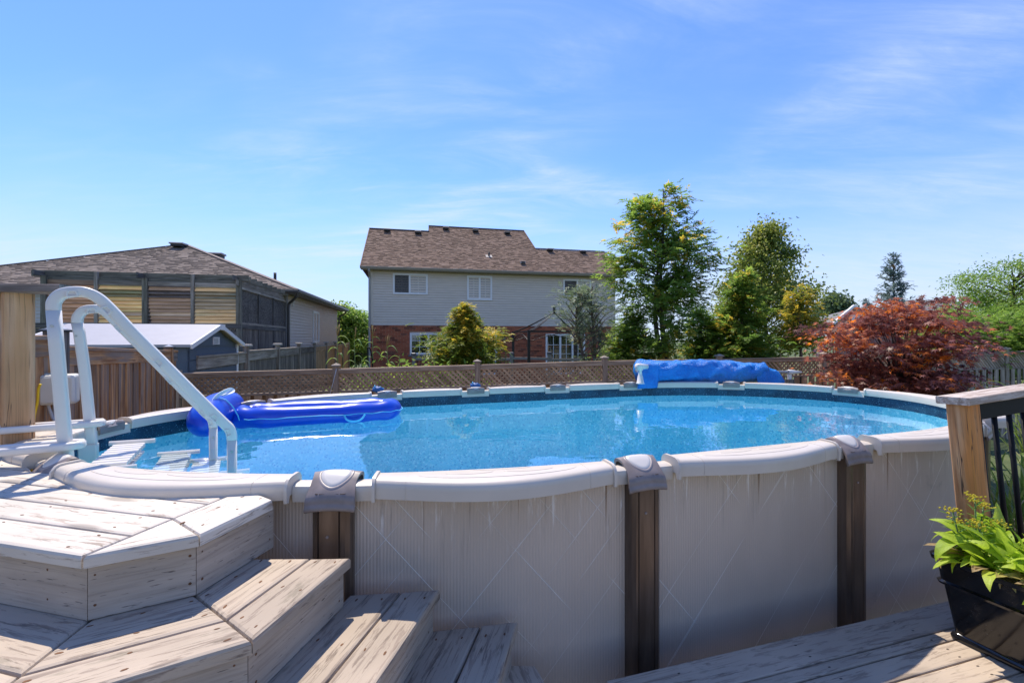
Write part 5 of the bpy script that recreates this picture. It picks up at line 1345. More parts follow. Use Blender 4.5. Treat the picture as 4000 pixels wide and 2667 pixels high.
# ---------------------------------------------------------------- pergola screen on the bungalow's deck
m_pg = wood("mossy_grey_timber", (0.13, 0.115, 0.082), (0.31, 0.275, 0.21), 0.6, knots=0.4, cracks=0.3, moss=0.5)
m_pgd = wood("dark_grey_timber", (0.07, 0.062, 0.055), (0.19, 0.17, 0.15), 0.6, knots=0.2, cracks=0.2)
louv = [wood("louver_red_brown", (0.22, 0.13, 0.08), (0.38, 0.24, 0.155), .6, var=(.8, 1.2)), wood("louver_gold", (0.42, 0.26, 0.11), (0.70, 0.49, 0.25), .6, warm=(0.50, .43, .19), var=(.8, 1.1)), wood("louver_dark_brown", (0.19, 0.13, 0.095), (0.34, 0.25, 0.195), .6, var=(.75, 1.15)), wood("louver_pale_gold", (0.38, 0.25, 0.12), (0.66, 0.48, 0.26), .6, warm=(0.36, .33, .21), var=(.8, 1.1))]
pgA = R(12.5); pu = Vector((math.cos(pgA), math.sin(pgA))); pR = Vector((-7.13, 11.9)); pw = Wall(pR, pgA); rw = Wall(pR, pgA + R(90))
pg = thing("pergola_screen", "mossy grey timber pergola screen of gold and brown louvres on raised deck", "pergola", (-9, 11.5, 0))
zb_, zt_ = ZC + .385, ZC + 1.66; sx = [0, -1.07, -2.12, -3.17, -4.23]
for i, x in enumerate(sx):
    tall = i in (1, 3); w_ = .075 if tall else .115
    p = pw.pt(x, 0, .02); bar("post", (p.x, p.y, 0), (p.x, p.y, zt_ - (0 if tall else .13)), w_, w_, m_pg if not tall else m_fgrey, pg, .004, (pw.u.x, pw.u.y, 0))
for z, h, o in ((zt_ - .06, .15, -.07), (zt_ - .165, .05, -.02), (zt_ - .22, .05, 0.0)):
    bar("beam", pw.pt(-4.55 if o < -.05 else -4.2, z, o), pw.pt(.20 if o < -.05 else 0, z, o), .038, h, m_pg, pg, .003)
for i in range(4):
    a, b = sx[i + 1] + .05, sx[i] - .05; n_l = 11
    for j in range(n_l):
        z = zb_ + .02 + (zt_ - .27 - zb_) * j / n_l; h = (zt_ - .27 - zb_) / n_l
        p, q = pw.pt(a, z + h * .5, .0), pw.pt(b, z + h * .5, .0); up = Vector((pw.n.x * .75, pw.n.y * .75, .66))
        mt = (louv[3], louv[2], louv[1], louv[0])[i]
        if i in (1, 2) and j in (2,): mt = m_fgrey
        if i == 0 and j in (4, 5, 6): mt = m_pg
        bar("louvre_slat", p, q, h * 1.25, .016, mt, pg, 0, up)
    bar("louvre_head", pw.pt(a, zt_ - .262, .015), pw.pt(b, zt_ - .262, .015), .03, .10, m_fgrey if i < 3 else louv[0], pg, .002)
for x in (-4.23, -2.12, -.0):   # knee beams that stick out of the posts
    bar("rafter", pw.pt(x - .06, zt_ - .08, .28), pw.pt(x - .06, zt_ - .10, -1.6), .04, .13, m_pgd, pg, .003)
bar("rim_joist", pw.pt(-4.6, zb_ - .05, .06), pw.pt(.06, zb_ - .05, .06), .04, .12, m_pgd, pg)
nb = 46
for j in range(nb):   # boards below the deck
    x = -4.55 + 4.6 * j / nb; bar("skirt_board", pw.pt(x, .1, .03), pw.pt(x, zb_ - .12, .03), .085, .018, m_pgd, pg, 0, (pw.n.x, pw.n.y, 0))
lm = MB()
def lattice_panel(mb, w, u0, u1, z0, z1, sp, lw, off):
    hh = z1 - z0; k = u0 - hh
    while k < u1:
        for sg, oo in ((1, 0), (-1, .008)):
            a, b = max(k, u0), min(k + hh, u1)
            if b - a < .02: continue
            za = (z1 - (a - k)) if sg > 0 else (z0 + (a - k)); zb2 = (z1 - (b - k)) if sg > 0 else (z0 + (b - k))
            mb.bar(w.pt(a, za, off + oo), w.pt(b, zb2, off + oo), lw, .007, 0, (w.n.x, w.n.y, 0))
        k += sp
lattice_panel(lm, pw, -.75, -.02, zb_ - .75, zb_ - .14, .11, .045, .055)
RD = 4.35
lattice_panel(lm, rw, .1, RD, zb_ + .05, zt_ - .33, .085, .042, .0)
lm.build("lattice_laths", m_fdark, pg, kind='stuff')
for x in (.02, 1.45, 2.9, RD): bar("panel_post", rw.pt(x, 0, .012), rw.pt(x, zt_ - .30, .012), .07, .07, m_pgd, pg, 0, (rw.u.x, rw.u.y, 0))
for z, h in ((zt_ - .32, .06), (zb_ + .03, .06), (zb_ - .05, .12)): bar("panel_rail", rw.pt(0, z, .03), rw.pt(RD, z, .03), .04, h, m_fgrey if h < .1 else m_pgd, pg)
bar("beam", rw.pt(-.2, zt_ - .20, .0), rw.pt(RD, zt_ - .20, .0), .04, .16, m_fgrey, pg)
for j in range(9): x = .25 + j * .48; bar("rafter", rw.pt(x, zt_ - .06, .20), rw.pt(x, zt_ - .06, -3.6), .04, .14, m_pg, pg)
for j in range(40): x = .05 + RD * j / 40; bar("skirt_board", rw.pt(x, .1, .02), rw.pt(x, zb_ - .1, .02), .085, .018, m_fdark, pg, 0, (rw.n.x, rw.n.y, 0))

# ---------------------------------------------------------------- garden shed
m_sb = plain("slate_blue_panel", (0.085, 0.115, 0.155), 0.5, vary=0.06); m_sr = plain("pale_resin_roof", (0.37, 0.36, 0.37), 0.45, vary=0.04)
sA = R(12.5); sO = Vector((-5.36, 7.5)); su = Vector((math.cos(sA), math.sin(sA))); sv = Vector((-su.y, su.x)); SW, SLn = 2.2, 2.25
sh = thing("garden_shed", "small slate blue resin shed with pale grey gable roof behind fence", "shed", (-6.4, 8.3, 0))
ze, zr = ZC - .10, ZC + .235
def sp3(a, b, z): q = sO - su * a + sv * b; return Vector((q.x, q.y, z))
ew = Wall(sO, sA + R(90))
mk("wall", [sp3(0, 0, 0), sp3(SLn, 0, 0), sp3(SLn, SW, 0), sp3(0, SW, 0), sp3(0, 0, ze), sp3(SLn, 0, ze), sp3(SLn, SW, ze), sp3(0, SW, ze), sp3(0, SW / 2, zr - .03), sp3(SLn, SW / 2, zr - .03)], [(0, 4, 5, 1), (1, 5, 9, 6, 2), (2, 6, 7, 3), (3, 7, 8, 4, 0)], m_sb, sh)
for k in range(13):
    z0_ = .1 + k * .18; 
    if z0_ > ze + .2: break
    half = 0 if z0_ < ze else (z0_ - ze) / (zr - ze) * SW / 2
    ew.box("wall_panel", .06 + half, SW - .06 - half - .0, z0_, min(z0_ + .165, ze + .25), .004, .016, m_sb, sh) if z0_ < ze - .15 else None
for k, z0_ in enumerate((ze - .02, ze + .14)):
    hf = lambda z: max(0, (z - ze)) / (zr - ze) * SW / 2 + .10
    z1_ = min(z0_ + .15, zr - .06)
    v = [ew.pt(hf(z0_), z0_, .016), ew.pt(SW - hf(z0_), z0_, .016), ew.pt(SW - hf(z1_), z1_, .016), ew.pt(hf(z1_), z1_, .016)]
    v2 = [ew.pt(hf(z0_), z0_, .002), ew.pt(SW - hf(z0_), z0_, .002), ew.pt(SW - hf(z1_), z1_, .002), ew.pt(hf(z1_), z1_, .002)]
    mk("wall_panel", v + v2, [(0, 1, 2, 3), (4, 5, 1, 0), (2, 1, 5, 6), (3, 2, 6, 7)], m_sb, sh)
o_ = .10; drop = o_ * (zr - ze) / (SW / 2)
for s_ in (0, 1):
    b0 = -o_ if s_ == 0 else SW + o_
    v = [sp3(-o_, b0, ze - drop), sp3(SLn + o_, b0, ze - drop), sp3(SLn + o_, SW / 2, zr), sp3(-o_, SW / 2, zr)]; v += [p + Vector((0, 0, .045)) for p in v]
    mk("roof_panel", v, [(0, 1, 2, 3), (7, 6, 5, 4), (0, 4, 5, 1), (1, 5, 6, 2), (2, 6, 7, 3), (3, 7, 4, 0)], m_sr, sh)
for a_ in (-o_ - .01, SLn + o_ + .01):
    for s_ in (0, 1):
        b0 = -o_ if s_ == 0 else SW + o_; bar("barge_board", sp3(a_, b0, ze - drop + .01), sp3(a_, SW / 2, zr + .01), .03, .075, m_trim, sh)
    bar("ridge_boss", sp3(a_ - .012, SW / 2, zr - .06), sp3(a_ - .012, SW / 2, zr + .045), .05, .12, m_trim, sh)
vt = ew.box("gable_vent", SW / 2 - .13, SW / 2 + .15, ze + .115, ze + .14, .016, .03, m_trim, sh)
for k in range(3): ew.box("vent_slat", SW / 2 - .11 + k * .01, SW / 2 + .13 - k * .01, ze + .02 + k * .038 - .012, ze + .04 + k * .038 - .012, .016, .032, m_trim, vt)
for b_ in (SW / 2 - .13, SW / 2 + .12): ew.box("vent_side", b_, b_ + .022, ze + .0, ze + .13, .016, .030, m_trim, vt)
bar("corner_post", sp3(-.012, SW - .03, 0), sp3(-.012, SW - .03, ze), .04, .06, m_trim, sh)

# ---------------------------------------------------------------- iron gazebo frame, house deck rail, iron fence
m_iron = plain("dark_bronze_iron", (0.035, 0.030, 0.028), 0.45, 0.3)
ga = Vector((.61, 16.5)); gB = ga + Vector((HV.x, HV.y)) * 2.6; gC = ga + hw.u * 2.75; gD = gB + hw.u * 2.75; gc = (ga + gD) / 2
gz = thing("gazebo_frame", "bare dark iron gazebo frame in front of the brick wall", "gazebo", (gc.x, gc.y, 0))
zE2, zAp = ZC + .33, ZC + 1.13
for q in (ga, gB, gC, gD): bar("post", (q.x, q.y, .3), (q.x, q.y, zE2), .10, .10, m_iron, gz, .01, (hw.u.x, hw.u.y, 0))
for q, r in ((ga, gB), (ga, gC), (gB, gD), (gC, gD)):
    bar("eave_bar", (q.x, q.y, zE2 - .03), (r.x, r.y, zE2 - .03), .035, .035, m_iron, gz)
    arc = []
    for i in range(13):
        t = i / 12; p = q.lerp(r, t); arc.append(Vector((p.x, p.y, zE2 - .42 + .30 * math.sin(math.pi * t))))
    tube("arch_bar", arc, .016, m_iron, gz, 6)
for q in (ga, gB, gC, gD):
    for dx in (0, .09):
        pth = []
        for i in range(11):
            t = i / 10; p = q.lerp(gc, t); pth.append(Vector((p.x + dx * (1 - t), p.y, zE2 - .03 + (zAp - zE2) * (t ** 1.25) * .93 + .02)))
        tube("roof_rib", pth, .016, m_iron, gz, 6)
lathe("finial", Vector((gc.x, gc.y, zAp - .12)), [(0, .03), (.10, .03), (.12, .06), (.16, .06), (.18, .03), (.22, .05), (.27, .055), (.31, .02), (.33, .004)], m_iron, gz, 10)
dr_ = thing("house_deck_railing", "grey deck rail with capped posts in front of the brick house", "railing", (0, 17.6, 0))
m_dk = plain("grey_painted_wood", (0.235, 0.215, 0.195), 0.7)
dps = [P(1616, 1388, 18.2), P(1998, 1385, 18.0), P(2146, 1384, 17.4), P(2285, 1390, 17.6)]
for i, p in enumerate(dps):
    q = bar("post", (p.x, p.y, 0), (p.x, p.y, p.z), .13, .13, m_dk, dr_, .01, (hw.u.x, hw.u.y, 0)); v, f = prism_vf([(-.09, -.09), (.09, -.09), (.09, .09), (-.09, .09)], 0, .10, .04); mk("post_cap", v, f, plain("dark_post_cap", (.09, .09, .10), .4) if i == 0 else bpy.data.materials["dark_post_cap"], q, Matrix.Translation(p))
for a, b in zip(dps, dps[1:]):
    z = min(a.z, b.z) - .14; bar("hand_rail", (a.x, a.y, z), (b.x, b.y, z), .10, .09, m_dk, dr_); n_b = int((b - a).length / .14)
    if (a - dps[1]).length < .01: continue
    for k in range(1, n_b): p = a.lerp(b, k / n_b); bar("baluster", (p.x, p.y, .6), (p.x, p.y, z), .02, .02, m_iron, dr_)
# shepherd's crook
hk = [P(1436, 1480, 9.6)]; hk += [P(x, y, 9.6) for x, y in ((1437, 1385), (1436, 1368), (1438, 1358), (1444, 1360), (1449, 1375), (1453, 1400), (1455, 1430), (1457, 1480))]
hk[0].z = 0; hk[-1].z = 0.3
ck = tube("garden_hook", smooth_path(hk, 4), 0.014, m_blk, None, 8); tag(ck, "black curved garden crook standing behind the lattice fence", "garden hook")
inf = thing("iron_fence", "thin black iron fence between the bungalow and brick house", "fence", P(1400, 1400, 22))
for k in range(12):
    p = P(1375 + k * 6.2, 1375, 22); bar("picket", (p.x, p.y, 0.2), p, .022, .022, m_blk, inf)
a, b = P(1372, 1382, 22), P(1446, 1382, 22); bar("top_bar", a, b, .03, .03, m_blk, inf); a, b = P(1372, 1420, 22), P(1446, 1420, 22); bar("bottom_bar", a, b, .03, .03, m_blk, inf)

# ---------------------------------------------------------------- distant houses
h3 = thing("distant_gable_house", "far house with pink brick gable and long grey roof behind maple", "house", P(3450, 1325, 36))
def dist_house():
    Y = 36.0; g0, g1, gp = P(3262, 1258, Y), P(3398, 1240, Y + 1.0), P(3330, 1199, Y + .4)
    m_pb = plain("pink_brick", (0.36, 0.19, 0.155), 0.85, vary=0.12, scale=3)
    v = [Vector((g0.x, g0.y, 0)), Vector((g1.x, g1.y, 0)), g1, gp, g0]; mk("wall", v, [(0, 1, 2, 3, 4)], m_pb, h3)
    bar("barge_board", g0 + Vector((-.25, -.15, -.12)), gp + Vector((0, -.15, .08)), 0.16, .20, m_trim, h3, 0, (0, -1, 0)); bar("barge_board", gp + Vector((0, -.15, .08)), g1 + Vector((.2, -.15, -.10)), 0.16, .20, m_trim, h3, 0, (0, -1, 0))
    c = P(3345, 1240, Y - .05); bar("gable_vent", c - Vector((0, 0, .35)), c + Vector((0, 0, .25)), .7, .08, m_trim, h3, 0, (0, -1, 0))
    rb_ = gp + Vector((3.5, 6, 0)); mb = MB()
    mb.add([gp, g1, g1 + Vector((4.2, 4.5, .0)), rb_], [(0, 1, 2, 3)]); mb.add([gp, g0, g0 + Vector((0, 6, 0)), rb_], [(3, 2, 1, 0)])
    e0, e1 = P(3392, 1262, Y + 2), P(3790, 1272, Y + 2); r0, r1 = P(3470, 1195, Y + 6), P(3560, 1172, Y + 7); r2 = P(3725, 1168, Y + 7); e2 = P(3830, 1262, Y + 7)
    mb.add([e0, e1, r2, r1, r0, e2], [(0, 1, 2, 3, 4), (1, 5, 2)])
    mb.build("roof", m_shgg, h3)
    mk("wall", [Vector((e0.x, e0.y, 0)), Vector((e1.x, e1.y, 0)), e1, e0, Vector((e2.x, e2.y, 0)), e2], [(0, 1, 2, 3), (1, 4, 5, 2)], m_pb, h3)
dist_house()
h5 = thing("far_grey_roof_house", "low grey roofed house half hidden behind the bright green tree", "house", P(3950, 1300, 30))
mb = MB(); e0, e1, r0, r1 = P(3820, 1285, 30), P(4200, 1290, 30), P(3900, 1243, 33), P(4160, 1243, 33); mb.add([e0, e1, r1, r0], [(0, 1, 2, 3)]); mb.build("roof", m_shgg, h5)
mk("wall", [Vector((e0.x, e0.y, 0)), Vector((e1.x, e1.y, 0)), e1, e0], [(0, 1, 2, 3)], m_sidb, h5)
h4 = thing("far_brown_roof_house", "small brown roofed house far off between the two houses", "house", P(1420, 1325, 46))
e0, e1, r0, r1 = P(1380, 1318, 46), P(1500, 1318, 46), P(1408, 1266, 49), P(1500, 1266, 49); mk("roof", [e0, e1, r1, r0], [(0, 1, 2, 3)], plain("far_brown_roof", (.23, .14, .10), .9), h4)
mk("wall", [Vector((e0.x, e0.y, 0)), Vector((e1.x, e1.y, 0)), e1, e0], [(0, 1, 2, 3)], plain("far_tan_wall", (.28, .21, .16), .9), h4)

# ---------------------------------------------------------------- teal board with its wave border
tb0 = P(3642, 1545, 8.6); tbw = 0.27
tl = thing("teal_board", "teal board with white waves and ABC leaning at the picket fence", "board", P(3662, 1520, 8.6))
m_teal = plain("teal_sheet", (0.006, 0.085, 0.105), 0.5); m_tealf = plain("dark_teal_edge", (0.02, 0.045, 0.05), 0.5); m_pale = plain("pale_print", (0.50, 0.66, 0.68), 0.6)
tc_ = P(3660, 1530, 8.6); tM = Matrix.Translation(tc_)
v, f = box_vf(.29, .02, .52, .004); mk("panel", v, f, m_tealf, tl, tM)
v, f = box_vf(.262, .004, .46); mk("sheet", v, f, m_teal, tl, tM @ Matrix.Translation((-.002, -.012, -.02)))
for sx_ in (-.128, .124): v, f = box_vf(.010, .003, .40); mk("side_stripe", v, f, m_pale, tl, tM @ Matrix.Translation((sx_, -.0155, -.06)))
for x0_ in (-.115, .035):
    for dz_ in (0, .011):
        pth = [tc_ + Vector((x0_ + .075 * i / 18, -.016, .208 + dz_ + .006 * math.sin(i * 1.05))) for i in range(19)]; tube("wave_line", pth, .0022, m_pale, tl, 4)
cu = bpy.data.curves.new("letters", 'FONT'); cu.body = "ABC"; cu.size = .034; cu.extrude = .001; cu.align_x = 'CENTER'; cu.materials.append(m_pale)
tmp_ = bpy.data.objects.new("letters_source", cu); COL.objects.link(tmp_); bpy.context.view_layer.update(); lme = bpy.data.meshes.new_from_object(tmp_.evaluated_get(bpy.context.evaluated_depsgraph_get())); bpy.data.objects.remove(tmp_); lme.materials.clear(); lme.materials.append(m_pale)
to = bpy.data.objects.new("letters", lme); link(to, tl, tM @ Matrix.Translation((-.002, -.016, .202)) @ Matrix.Rotation(R(90), 4, 'X'))
bar("stand_leg", (tc_.x, tc_.y + .05, 0), (tc_.x, tc_.y + .015, tc_.z - .2), .06, .03, m_tealf, tl)
# ---------------------------------------------------------------- vegetation kit
rng = np.random.default_rng(11)
def nrmz(a): return a / np.maximum(np.linalg.norm(a, axis=-1, keepdims=True), 1e-9)
def rvec(n): return nrmz(rng.normal(size=(n, 3)))
def leaf_quads(pos, d, side, ln, wd, fold=0.25):
    """rhombus leaves: base, side, tip, side"""
    n = nrmz(np.cross(d, side)); ln = ln[:, None]; wd = wd[:, None]
    a = pos; b = pos + d * ln * 0.45 + side * wd * 0.5 + n * wd * fold; c = pos + d * ln; e = pos + d * ln * 0.45 - side * wd * 0.5 + n * wd * fold
    v = np.stack([a, b, c, e], 1).reshape(-1, 3); f = np.arange(len(pos) * 4).reshape(-1, 4); return v, f
def sprays(p, d, ln, k=6, wd=0.016, droop=0.25, ang=38):
    """flat fern-like sprays: k pairs of leaflets and a tip on each spray"""
    n = len(p); up = np.tile(np.array([[0, 0, 1.0]]), (n, 1)); side = nrmz(np.cross(d, up + 0.35 * rvec(n)) + 1e-6)
    P_, D_, S_, L_, W_, I_ = [], [], [], [], [], []
    for i in range(k):
        t = (i + 0.3) / k; q = p + d * (ln * t)[:, None]; q = q - np.array([0, 0, 1.0]) * (droop * ln * t * t)[:, None]
        l = ln * 0.55 * (1 - 0.55 * t)
        for sg in (1, -1):
            dd = nrmz(d * math.cos(R(ang)) + side * sg * math.sin(R(ang)) + 0.18 * rng.normal(size=(n, 3)) - np.array([0, 0, droop * .8]))
            P_.append(q); D_.append(dd); S_.append(nrmz(np.cross(dd, np.cross(d, side)) + 0.3 * rvec(n))); L_.append(l); W_.append(np.full(n, wd) * (1 + .4 * rng.random(n))); I_.append(np.arange(n))
    q = p + d * (ln * .8)[:, None] - np.array([0, 0, 1.0]) * (droop * ln * .64)[:, None]; dd = nrmz(d - np.array([0, 0, droop]))
    P_.append(q); D_.append(dd); S_.append(side); L_.append(ln * .5); W_.append(np.full(n, wd * 1.2)); I_.append(np.arange(n))
    P_, D_, S_, L_, W_, I_ = [np.concatenate(x) for x in (P_, D_, S_, L_, W_, I_)]
    v, f = leaf_quads(P_, D_, S_, L_, W_); return v, f, I_
m_bark = wood("grey_brown_bark", (0.055, 0.043, 0.035), (0.16, 0.13, 0.105), 2.0, knots=0, cracks=0.5)
m_twig = plain("bare_twig", (0.17, 0.135, 0.11), 0.9)
M_CED = leafy("cedar_green", (0.110, 0.200, 0.038), (0.265, 0.375, 0.060), (0.58, 0.43, 0.055), 0.55)
M_CEDY = leafy("golden_cedar", (0.106, 0.168, 0.022), (0.302, 0.319, 0.039), (0.600, 0.448, 0.050), 0.4, tip=.62)
M_JUN = leafy("juniper_green", (0.090, 0.144, 0.078), (0.276, 0.348, 0.198), (0.408, 0.408, 0.192), 0.25)
M_PEAR = leafy("olive_leaves", (0.102, 0.156, 0.029), (0.324, 0.360, 0.060), (0.600, 0.552, 0.144), 0.4)
M_DEC = leafy("fresh_green_leaves", (0.109, 0.214, 0.041), (0.284, 0.426, 0.082), (0.482, 0.527, 0.102), 0.4)
M_LOC = leafy("bright_locust_leaves", (0.117, 0.216, 0.031), (0.256, 0.381, 0.064), (0.404, 0.475, 0.101), 0.45)
M_FAR = leafy("far_green_leaves", (0.077, 0.124, 0.058), (0.154, 0.221, 0.098), None, 0.3)
M_SPR = leafy("blue_spruce_needles", (0.112, 0.175, 0.163), (0.301, 0.396, 0.366), (0.474, 0.250, 0.130), 0.15)
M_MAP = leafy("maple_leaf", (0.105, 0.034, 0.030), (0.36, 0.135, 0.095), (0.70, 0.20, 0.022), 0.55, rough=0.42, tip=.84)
def trunk(t, base, top, r0, r1, bend=0.1, name="trunk", mat=None, n=10, seed=0):
    pts = []; rs = []; L = (Vector(top) - Vector(base)).length
    for i in range(n + 1):
        k = i / n; q = Vector(base).lerp(Vector(top), k); w = bend * math.sin(math.pi * k)
        q += Vector((w * math.sin(k * 5 + seed), w * math.cos(k * 4 + seed), 0)); pts.append(q); rs.append(r0 + (r1 - r0) * k ** .8)
    return tube(name, pts, rs, mat or m_bark, t, 8), pts
def cedar(name, label, group, px, Y, top, rmax, mat, seed, nbr=90, prof=None, dens=1.0, yel=0.25, gap=0.0, lean=0.0, twin=False, spl=0.20, low=0.35, cat="tree", wd=0.020, bend=.12, tilt=0.0, bare=0):
    """evergreen with rising branches carrying flat sprays"""
    global rng
    rng = np.random.default_rng(seed); base = P(px, YH, Y); base.z = 0.0; H = ZC + top
    t = thing(name, label, cat, base, group)
    tr, tp = trunk(t, base, base + Vector((lean, 0, H * .96)), rmax * .055 + .03, .012, bend, seed=seed)
    axes = [tp]
    if twin: tr2, tp2 = trunk(t, base + Vector((-.10, .1, H * .25)), base + Vector((lean - .30, .1, H * .93)), rmax * .045 + .02, .010, bend, seed=seed + 2); axes.append(tp2)
    prof = prof or (lambda h: math.sin(math.pi * min(1, (1 - h) * 1.15 + .05)) ** .6 if h > .3 else 0.85)
    PP, DD, LL, TT = [], [], [], []; lm = MB()
    for i in range(nbr):
        h = low + (1 - low) * (i + rng.random()) / nbr
        if rng.random() < gap: continue
        ax_ = axes[i % len(axes)]; k = min(len(ax_) - 2, int(h * (len(ax_) - 1))); o = np.array(ax_[k].lerp(ax_[k + 1], h * (len(ax_) - 1) - k))
        az = rng.random() * 2 * math.pi; ln = rmax * prof(h) * rng.uniform(.55, 1.15)
        rise = rng.uniform(.15, .75) + tilt; d = np.array([math.cos(az), math.sin(az), rise]); d /= np.linalg.norm(d)
        mid_ = o + d * ln * .55; tipd = np.array([math.cos(az), math.sin(az), rise * .3 + .15]); tipd /= np.linalg.norm(tipd); tip_ = mid_ + tipd * ln * .5
        lm.add(*tube_vf([Vector(o), Vector(o + d * ln * .3), Vector(mid_), Vector(tip_)], [.010 + .012 * ln, .010 + .008 * ln, .008, .003], 4))
        n = max(3, int(26 * dens * (ln / .8 + .25))); u = rng.random(n) ** .7 * .80 + .22
        if bare and rng.random() < bare: u = u[:max(2, n // 6)]; n = len(u)
        pos = np.where((u < .55)[:, None], o + (mid_ - o) * (u / .55)[:, None], mid_ + (tip_ - mid_) * ((u - .55) / .45)[:, None]) + rng.normal(size=(n, 3)) * (.05 + .10 * ln) * np.array([1, 1, .8])
        dr = nrmz(np.tile(tipd, (n, 1)) + .75 * rng.normal(size=(n, 3)) * np.array([1, 1, .6]))
        y = 1.0 if rng.random() < yel * (0.4 + h) else 0.0
        PP.append(pos); DD.append(dr); LL.append(spl * rng.uniform(.6, 1.25, n)); TT.append(np.clip(rng.uniform(0, .68) * np.ones(n) + rng.normal(size=n) * .12, 0, .7) + y * (rng.random(n) < .55) * .5 * (u > .4))
    PP, DD, LL, TT = map(np.concatenate, (PP, DD, LL, TT))
    v, f, ii = sprays(PP, DD, LL, 5, wd, .30); ti = np.clip(TT[ii] + rng.normal(size=len(ii)) * .06, 0, 1)
    npmesh("crown", v, f, mat, t, ti, 'stuff'); lm.build("branches", m_bark if not bare else m_twig, t, True, 'stuff'); return t
def broadleaf(name, label, group, px, Y, top, bot, rx, mat, seed, nclump=60, nleaf=160, leaf=.07, asp=.7, prof=None, cat="tree", tr=True, yel=.1, clr=.30, flat=.7, droop=.3, ry=None, lean=0.0, trunk_r=.08):
    global rng
    rng = np.random.default_rng(seed); base = P(px, YH, Y); base.z = 0.0
    t = thing(name, label, cat, base, group); z0, z1 = ZC + bot, ZC + top; ry = ry or rx
    if tr: trunk(t, base, base + Vector((lean, 0, z0 + (z1 - z0) * .8)), trunk_r, .015, .12, seed=seed)
    prof = prof or (lambda h: math.sqrt(max(.05, 1 - (2 * h - 1) ** 2)))
    PP, DD, TT = [], [], []; lm = MB()
    for i in range(nclump):
        h = (i + rng.random()) / nclump; a = rng.random() * 2 * math.pi; r = math.sqrt(rng.uniform(.12, 1)) * prof(h)
        c = np.array([base.x + lean * h + rx * r * math.cos(a), base.y + ry * r * math.sin(a), z0 + (z1 - z0) * h])
        if tr: q = Vector((base.x + lean * h * .8, base.y, max(.3, c[2] - .35 * r * rx - .15))); m_ = q.lerp(Vector(c), .5) + Vector((0, 0, .08)); lm.add(*tube_vf([q, m_, Vector(c)], [.022, .013, .005], 4))
        s = clr * rng.uniform(.6, 1.3); n = int(nleaf * rng.uniform(.6, 1.3)); pos = c + rng.normal(size=(n, 3)) * s * np.array([.55, .55, .55 * flat])
        PP.append(pos); dd = nrmz((pos - c) / s * .6 + .8 * rvec(n) - np.array([0, 0, droop])); DD.append(dd)
        TT.append(np.clip(rng.uniform(.0, .62) + rng.normal(size=n) * .14, 0, .7) + (rng.random(n) < yel * rng.uniform(0, 2)) * .4)
    PP, DD, TT = map(np.concatenate, (PP, DD, TT)); n = len(PP)
    v, f = leaf_quads(PP, DD, nrmz(np.cross(DD, rvec(n))), leaf * rng.uniform(.6, 1.3, n), leaf * asp * rng.uniform(.6, 1.2, n))
    npmesh("crown", v, f, mat, t, np.clip(TT, 0, 1), 'stuff')
    if tr: lm.build("branches", m_bark, t, True, 'stuff')
    return t
# ---------------------------------------------------------------- trees behind the fence
cone = lambda h: max(.10, 1.12 * (1 - h) ** .75)
tall = lambda h: (.9 if h < .45 else .62 + .30 * math.sin((h - .45) * 9)) if h < .86 else .55 * (1 - h) / .14 + .12
EV = "evergreen trees behind the fence"
cedar("cedar_tree", "tallest cedar with two bare trunks and open ragged crown right of the house", EV, 2615, 10.8, 3.80, 1.30, M_CED, 21, 125, tall, .85, .34, .16, -.15, True, .26, .30, wd=.030, bend=.16)
cedar("cedar_tree", "dense low green cedar between the tallest cedar and the olive tree", EV, 2900, 11.4, 1.75, 1.15, M_CED, 22, 120, cone, 1.1, .22, 0, 0, False, .24, .28, wd=.024)
cedar("cedar_tree", "low dark green cedar at right foot of the tallest cedar", EV, 2740, 11.8, 0.85, 1.0, M_CED, 31, 90, cone, 1.1, .10, 0, 0, False, .24, .3, wd=.024)
cedar("cedar_tree", "low green cedar at left foot of the tallest cedar", EV, 2470, 11.3, 0.75, 1.0, M_CED, 33, 90, cone, 1.0, .22, 0, 0, False, .24, .3, wd=.024)
cedar("golden_cedar", "small golden green cedar in front of the brick patio door", EV, 1785, 10.6, 0.85, 0.86, M_CEDY, 23, 120, lambda h: max(.09, 1.0 * (1 - h) ** .62) if h > .72 else 1.0, 1.15, .34, 0, .14, False, .19, .50, wd=.022)
cedar("juniper", "grey green juniper with brown bare twigs before the house window", EV, 2295, 10.6, 1.38, 0.78, M_JUN, 24, 110, lambda h: .95 if h < .8 else .9 * (1 - h) / .2 + .08, .60, .08, .05, .10, True, .19, .38, wd=.014, tilt=.7, bare=.45)
cedar("golden_cedar", "thin yellowing cedar with bare lower trunk left of the red maple", EV, 3122, 10.6, 1.22, 0.60, M_CEDY, 25, 75, lambda h: max(.15, 1.0 - h * .55), .75, .65, .08, 0, False, .18, .60, wd=.018, bend=.05)
broadleaf("olive_leaf_tree", "tall olive leaved tree with a rounded pointed top behind the cedars", None, 2990, 13.2, 3.25, -0.2, 1.28, M_PEAR, 26, 95, 260, .095, .62, lambda h: (1.0 if h < .45 else max(.06, 1.0 - ((h - .45) / .55) ** 1.15)), yel=.2, clr=.40, droop=.6)
broadleaf("leafy_tree", "round green leafy tree in the gap between the two houses", None, 1350, 30, 2.05, -1.6, 1.85, M_DEC, 27, 110, 240, .20, .6, yel=.15, clr=.6, droop=.4, flat=.5, lean=-.2)
broadleaf("far_tree", "hazy round tree far behind, above the pink gable", None, 3255, 60, 5.3, 1.0, 2.0, M_FAR, 28, 60, 110, .42, .8, clr=.9, droop=.1)
broadleaf("locust_tree", "bright green feathery tree at far right above the hedge", None, 3960, 14.0, 2.35, .55, 1.75, M_LOC, 29, 70, 240, .085, .42, lambda h: (.98 - .35 * h), yel=.15, clr=.42, flat=.45, droop=.5)
